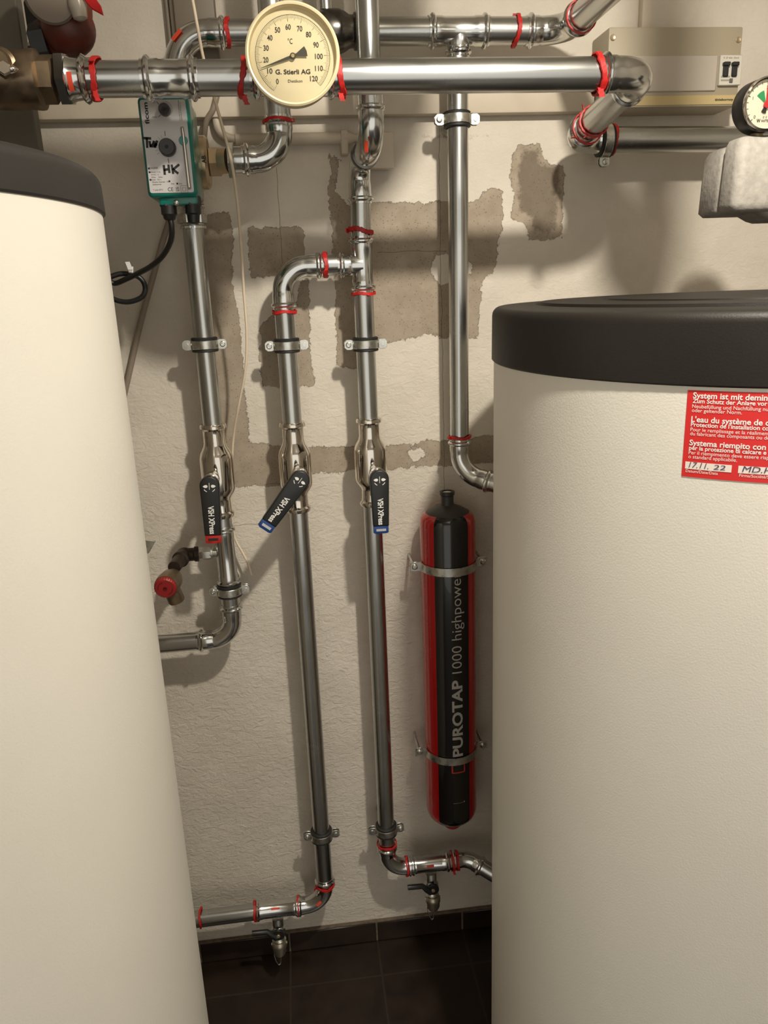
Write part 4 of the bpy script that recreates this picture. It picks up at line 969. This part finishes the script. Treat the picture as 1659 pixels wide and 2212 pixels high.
j0, j1 = P(800, 285, 1.44), P(852, 362, 1.44)
jb = thing('junction_box', (j0.x, 1.46, j1.z), 'small cream junction box on the wall behind a pipe', 'junction box')
link('box_base', MB().box((j0.x, 1.456, j1.z + .001), (j1.x - .003, WALL_Y, j0.z - .002), .002, 1), PAINTP, jb); link('box_cover', MB().box((j0.x - .002, 1.440, j1.z - .001), (j1.x, 1.457, j0.z), .003, 2), PAINTP, jb)

# hanging thin white cable
wire = [P(408, -40, 1.30), P(418, 10, 1.30), P(427, 60, 1.305), P(437, 115, 1.32), P(450, 165, 1.33), P(463, 212, 1.31), P(482, 280, 1.30), P(500, 350, 1.30), P(512, 430, 1.32), P(520, 520, 1.34), P(526, 620, 1.36), P(533, 720, 1.37), P(530, 800, 1.38), P(515, 880, 1.40), P(504, 950, 1.43), P(500, 1040, 1.446), P(500, 1110, 1.455), P(507, 1160, 1.455), P(522, 1190, 1.45), P(535, 1215, 1.445), P(543, 1242, 1.44)]
tag(link('thin_cable', MB().sweep(spline(wire, 8), .0024, 10), WIRE), 'thin cream cable dangling in front of the pipes to mid wall', 'cable')
w2 = [P(368, 470, 1.46), P(352, 520, 1.46), P(330, 600, 1.46), P(303, 700, 1.465), P(285, 780, 1.47), P(262, 880, 1.47), P(230, 1000, 1.47)]
tag(link('grey_cable', MB().sweep(spline(w2), .0052, 12), mat('taupe_cable', (.26, .21, .16), .5)), 'taupe cable slanting down the wall behind the tall tank', 'cable')
w3 = [P(470, 200, 1.45), P(461, 235, 1.45), P(446, 262, 1.455), P(441, 300, 1.46), P(440, 340, 1.46)]
tag(link('grey_cable', MB().sweep(spline(w3), .0048, 12), mat('taupe_cable', (.26, .21, .16), .5)), 'short taupe cable curving behind the mixing valve', 'cable')

# ================================================================== UPPER LEFT CORNER
rp = thing('red_pump_body', P(145, 60, 1.26), 'dark red cast iron pump body in the upper left corner', 'pump')
q = P(148, 62, 1.24)
mb = MB().sphere(q, .034, (1.05, 1, 1.05), 32).sweep(spline([P(140, -40, 1.24), P(150, 0, 1.24), P(152, 40, 1.24), P(135, 78, 1.25), P(100, 92, 1.27)], 6), .028, 24)
link('cast_body', mb, REDIRON, rp)
link('flange', MB().cyl(P(108, -10, 1.19), P(108, -6, 1.25), .033, 40, .003), BRASS2 if 0 else mat('grey_beige', (.20, .16, .12), .5), rp)
link('black_hex', MB().hexn(P(108, 92, 1.25), P(72, 98, 1.25), .026, .4), BLACK, rp)
link('steel_sleeve', MB().cyl(P(116, 112, 1.25), P(76, 112, 1.26), .016, 32), FIT, rp)
link('dark_bracket', MB().box(P(60, 78, 1.30), P(104, 10, 1.32), .003, 2), BLACK, rp)
run(rp, [(-.62, .95, 1.925), (.28, .95, 1.925), (.28, .95, ZC - .001)], .037, .075, .03, mat('added_pipe_paint', (.22, .20, .17), .5))  # unseen overhead pipe, added to cast the dark band on the upper wall
link('neck', MB().cyl((-.40, .95, 1.925), (-.40, 1.20, 1.88), .022, 24), REDIRON, rp)
rl = thing('red_lever', P(190, 0, 1.20), 'bright red valve lever sticking out at the top left', 'valve handle')
u0, u1 = P(182, -18, 1.19), P(222, 34, 1.19); d = (u1 - u0).normalized(); n = V((-d.z, 0, d.x))
link('handle', MB().prism([u0 - n * .007, u1 - d * .014 - n * .006, u1 + n * .001, u1 - d * .01 + n * .006, u0 + n * .007], (0, .004, 0), .001, 1), mat('lever_red', (.55, .012, .012), .35), rl)
q0 = P(172, 8, 1.21); link('clear_cap', MB().lathe(P(175, 45, 1.20), P(160, -20, 1.20) - P(175, 45, 1.20), [(0, .004), (.003, .009), (.018, .012), (.05, .010)], 24), mat('milky_plastic', (.45, .40, .33), .25), rl)
pr0 = P(30, 60, 1.30)
tag(link('metal_column', MB().box((P(-40, 50, 1.33).x, 1.31, 1.2), (P(46, 20, 1.33).x, 1.34, ZC), .002, 1), mat('column_grey', (.13, .115, .09), .5)), 'dark taupe metal panel at the upper left edge', 'panel')
q = P(24, 250, 1.43); tag(link('white_profile', MB().box((q.x - .010, 1.43, 1.2), (q.x + .009, 1.452, P(20, 128, 1.43).z + .15), .002, 1), mat('profile_grey', (.42, .38, .31), .45)), 'pale metal profile standing behind the tall tank', 'profile')
q = P(322, 1172, 1.30)
link('bracket_tip', MB().prism([P(312, 1166, 1.2), P(336, 1169, 1.2), P(322, 1194, 1.2), P(312, 1200, 1.2)], (0, .004, 0), .0006, 1), ZINC, TL)

# ================================================================== SAFETY GROUP ON THE RIGHT TANK
YE = 1.06
ex0 = P(1588, 400, YE).x; ezt, ezb = P(1640, 288, YE).z, P(1640, 456, YE).z; exb = P(1517, 440, 1.15).x
eb = thing('insulation_box', (ex0 + .08, 1.1, ezb - .03), 'grey foam insulation box under the pressure gauge at right', 'insulation box')
def foam(mb, sections):
    """stack of rounded rectangles in the horizontal plane"""
    R = []
    for z, x_0, x_1, y_0, y_1, rr_ in sections:
        ring_ = []
        for (cx_, cy_, a0) in ((x_1 - rr_, y_1 - rr_, 0), (x_0 + rr_, y_1 - rr_, PI / 2), (x_0 + rr_, y_0 + rr_, PI), (x_1 - rr_, y_0 + rr_, 1.5 * PI)):
            for k in range(6): a = a0 + PI / 2 * k / 5; ring_.append(V((cx_ + rr_ * math.cos(a), cy_ + rr_ * math.sin(a), z)))
        R.append(ring_)
    mb.rings(R); return mb
H_ = ezt - ezb; x9 = ex0 + .20; f0_ = YE; b0 = 1.145
link('foam_front', foam(MB(), [(ezb - .0, ex0 + .010, x9 - .008, f0_ + .008, b0 - .037, .008), (ezb + .004, ex0 + .003, x9 - .002, f0_ + .002, b0 - .037, .011), (ezb + .012, ex0, x9, f0_, b0 - .037, .012), (ezt - .012, ex0 + .004, x9, f0_ + .003, b0 - .037, .012), (ezt - .003, ex0 + .009, x9 - .002, f0_ + .008, b0 - .037, .01), (ezt, ex0 + .018, x9 - .01, f0_ + .016, b0 - .037, .008)]), EPP, eb, 50)
link('foam_back', foam(MB(), [(ezb + .000, exb - .0 + .006, x9, f0_ + .047, b0 + .02, .010), (ezb + .006, exb, x9, f0_ + .046, b0 + .024, .012), (ezt - .020, exb + .003, x9, f0_ + .046, b0 + .024, .012), (ezt - .010, exb + .008, x9, f0_ + .047, b0 + .02, .012), (ezt - .004, exb + .022, x9, f0_ + .048, b0 + .015, .01)]), EPP, eb, 50)
lx = P(1618, 480, 1.10).x
link('foam_foot', foam(MB(), [(ezb - .012, lx + .02, x9 - .01, 1.075, 1.13, .006), (ezb - .009, lx + .012, x9 - .005, 1.072, 1.135, .008), (ezb + .002, lx - .006, x9, 1.07, 1.14, .008)]), EPP, eb, 50)
link('riser', MB().cyl((ex0 + .12, 1.10, ezb - .005), (ex0 + .12, 1.10, 1.4725), .016, 24), BRASS, eb)
MY = 1.075; mc = P(1657, 225, MY - .012); mR = .0335
mg = thing('pressure_gauge', mc, 'small black pressure gauge with red and green dial at right edge', 'gauge')
link('case', MB().lathe(mc, (0, 1, 0), [(0, mR * .96), (.002, mR), (.028, mR), (.031, mR * .94), (.031, .01)], 72, cap=False), BLACK, mg)
link('chrome_bezel', MB().lathe(mc, (0, 1, 0), [(.004, mR * .88), (-.002, mR * .89), (-.0045, mR * .94), (-.003, mR * 1.0), (.001, mR * 1.005), (.002, mR * .99)], 72, cap=False), CHROME, mg)
df = link('dial_face', MB().lathe(mc + V((0, .003, 0)), (0, -1, 0), [(0, mR * .9), (.0004, mR * .9)], 64), mat('gauge_white', (.80, .78, .72), .5), mg)
link('stem', MB().cyl(mc + V((0, .018, -mR * .8)), V((mc.x, mc.y + .018, ezt - .004)), .008, 16), BRASS, mg)
def mp_(deg, r_, y=.0022): a = math.radians(deg); return mc + V((math.cos(a) * r_ * mR, y, math.sin(a) * r_ * mR))
mb = MB()
for i in range(17):
    d = 225 - i * 270 / 16; w = 1.0 if i % 4 == 0 else .6
    mb.bm.faces.new([mb.bm.verts.new(p) for p in (mp_(d - w, .84), mp_(d + w, .84), mp_(d + w, .74), mp_(d - w, .74))])
for i, s in enumerate(('0', '1', '2', '3', '4')):
    text(mb, s, mp_(225 - i * 67.5, .62) - V((0, 0, .002)), XX, ZZ, .0040, align='c')
text(mb, 'W', mp_(270, .0) + V((-.0115, -.0001, -.0215)), XX, ZZ, .0042, w=.0055, bold=.03); text(mb, 'WATTS', mp_(270, .0) + V((-.0050, -.0001, -.0212)), XX, ZZ, .0030, w=.010, bold=.02)
text(mb, '0  0', mp_(270, .0) + V((0, -.0001, -.0165)), XX, ZZ, .0026, align='c')
link('dial_print', mb, BLK, df)
def sector(a0, a1, r0, r1, y): 
    mb = MB(); n = 6
    for i in range(n): t0, t1 = a0 + (a1 - a0) * i / n, a0 + (a1 - a0) * (i + 1) / n; mb.bm.faces.new([mb.bm.verts.new(p) for p in (mp_(t0, r0, y), mp_(t1, r0, y), mp_(t1, r1, y), mp_(t0, r1, y))])
    return mb
link('green_sector', sector(105, 142, .08, .52, .0020), GREEN, df)
o = mc + V((0, .0005, 0)); a = math.radians(92); u = V((math.cos(a), 0, math.sin(a))); v = V((-u.z, 0, u.x))
link('red_pointer', MB().prism([o + u * .024 + v * .0005, o + v * .0014, o - v * .0014, o + u * .024 - v * .0005], (0, -.0005, 0)).cyl(o, o + V((0, -.002, 0)), .0048, 24, .0005), mat('pointer_red', (.6, .03, .04), .35), mg)
a = math.radians(252); u = V((math.cos(a), 0, math.sin(a))); v = V((-u.z, 0, u.x)); o = o + V((0, .001, 0))
link('black_pointer', MB().prism([o + v * .0012, o + u * .010 + v * .0035, o + u * .011, o + u * .010 - v * .0035, o - v * .0012], (0, -.0004, 0)), BLK, mg)
link('glass', MB().lathe(mc + V((0, -.0018, 0)), (0, -1, 0), [(0, mR * .9), (.0005, mR * .9)], 48), GLASS, mg)

for o in bpy.data.objects:
    if '_o' in o: del o['_o']
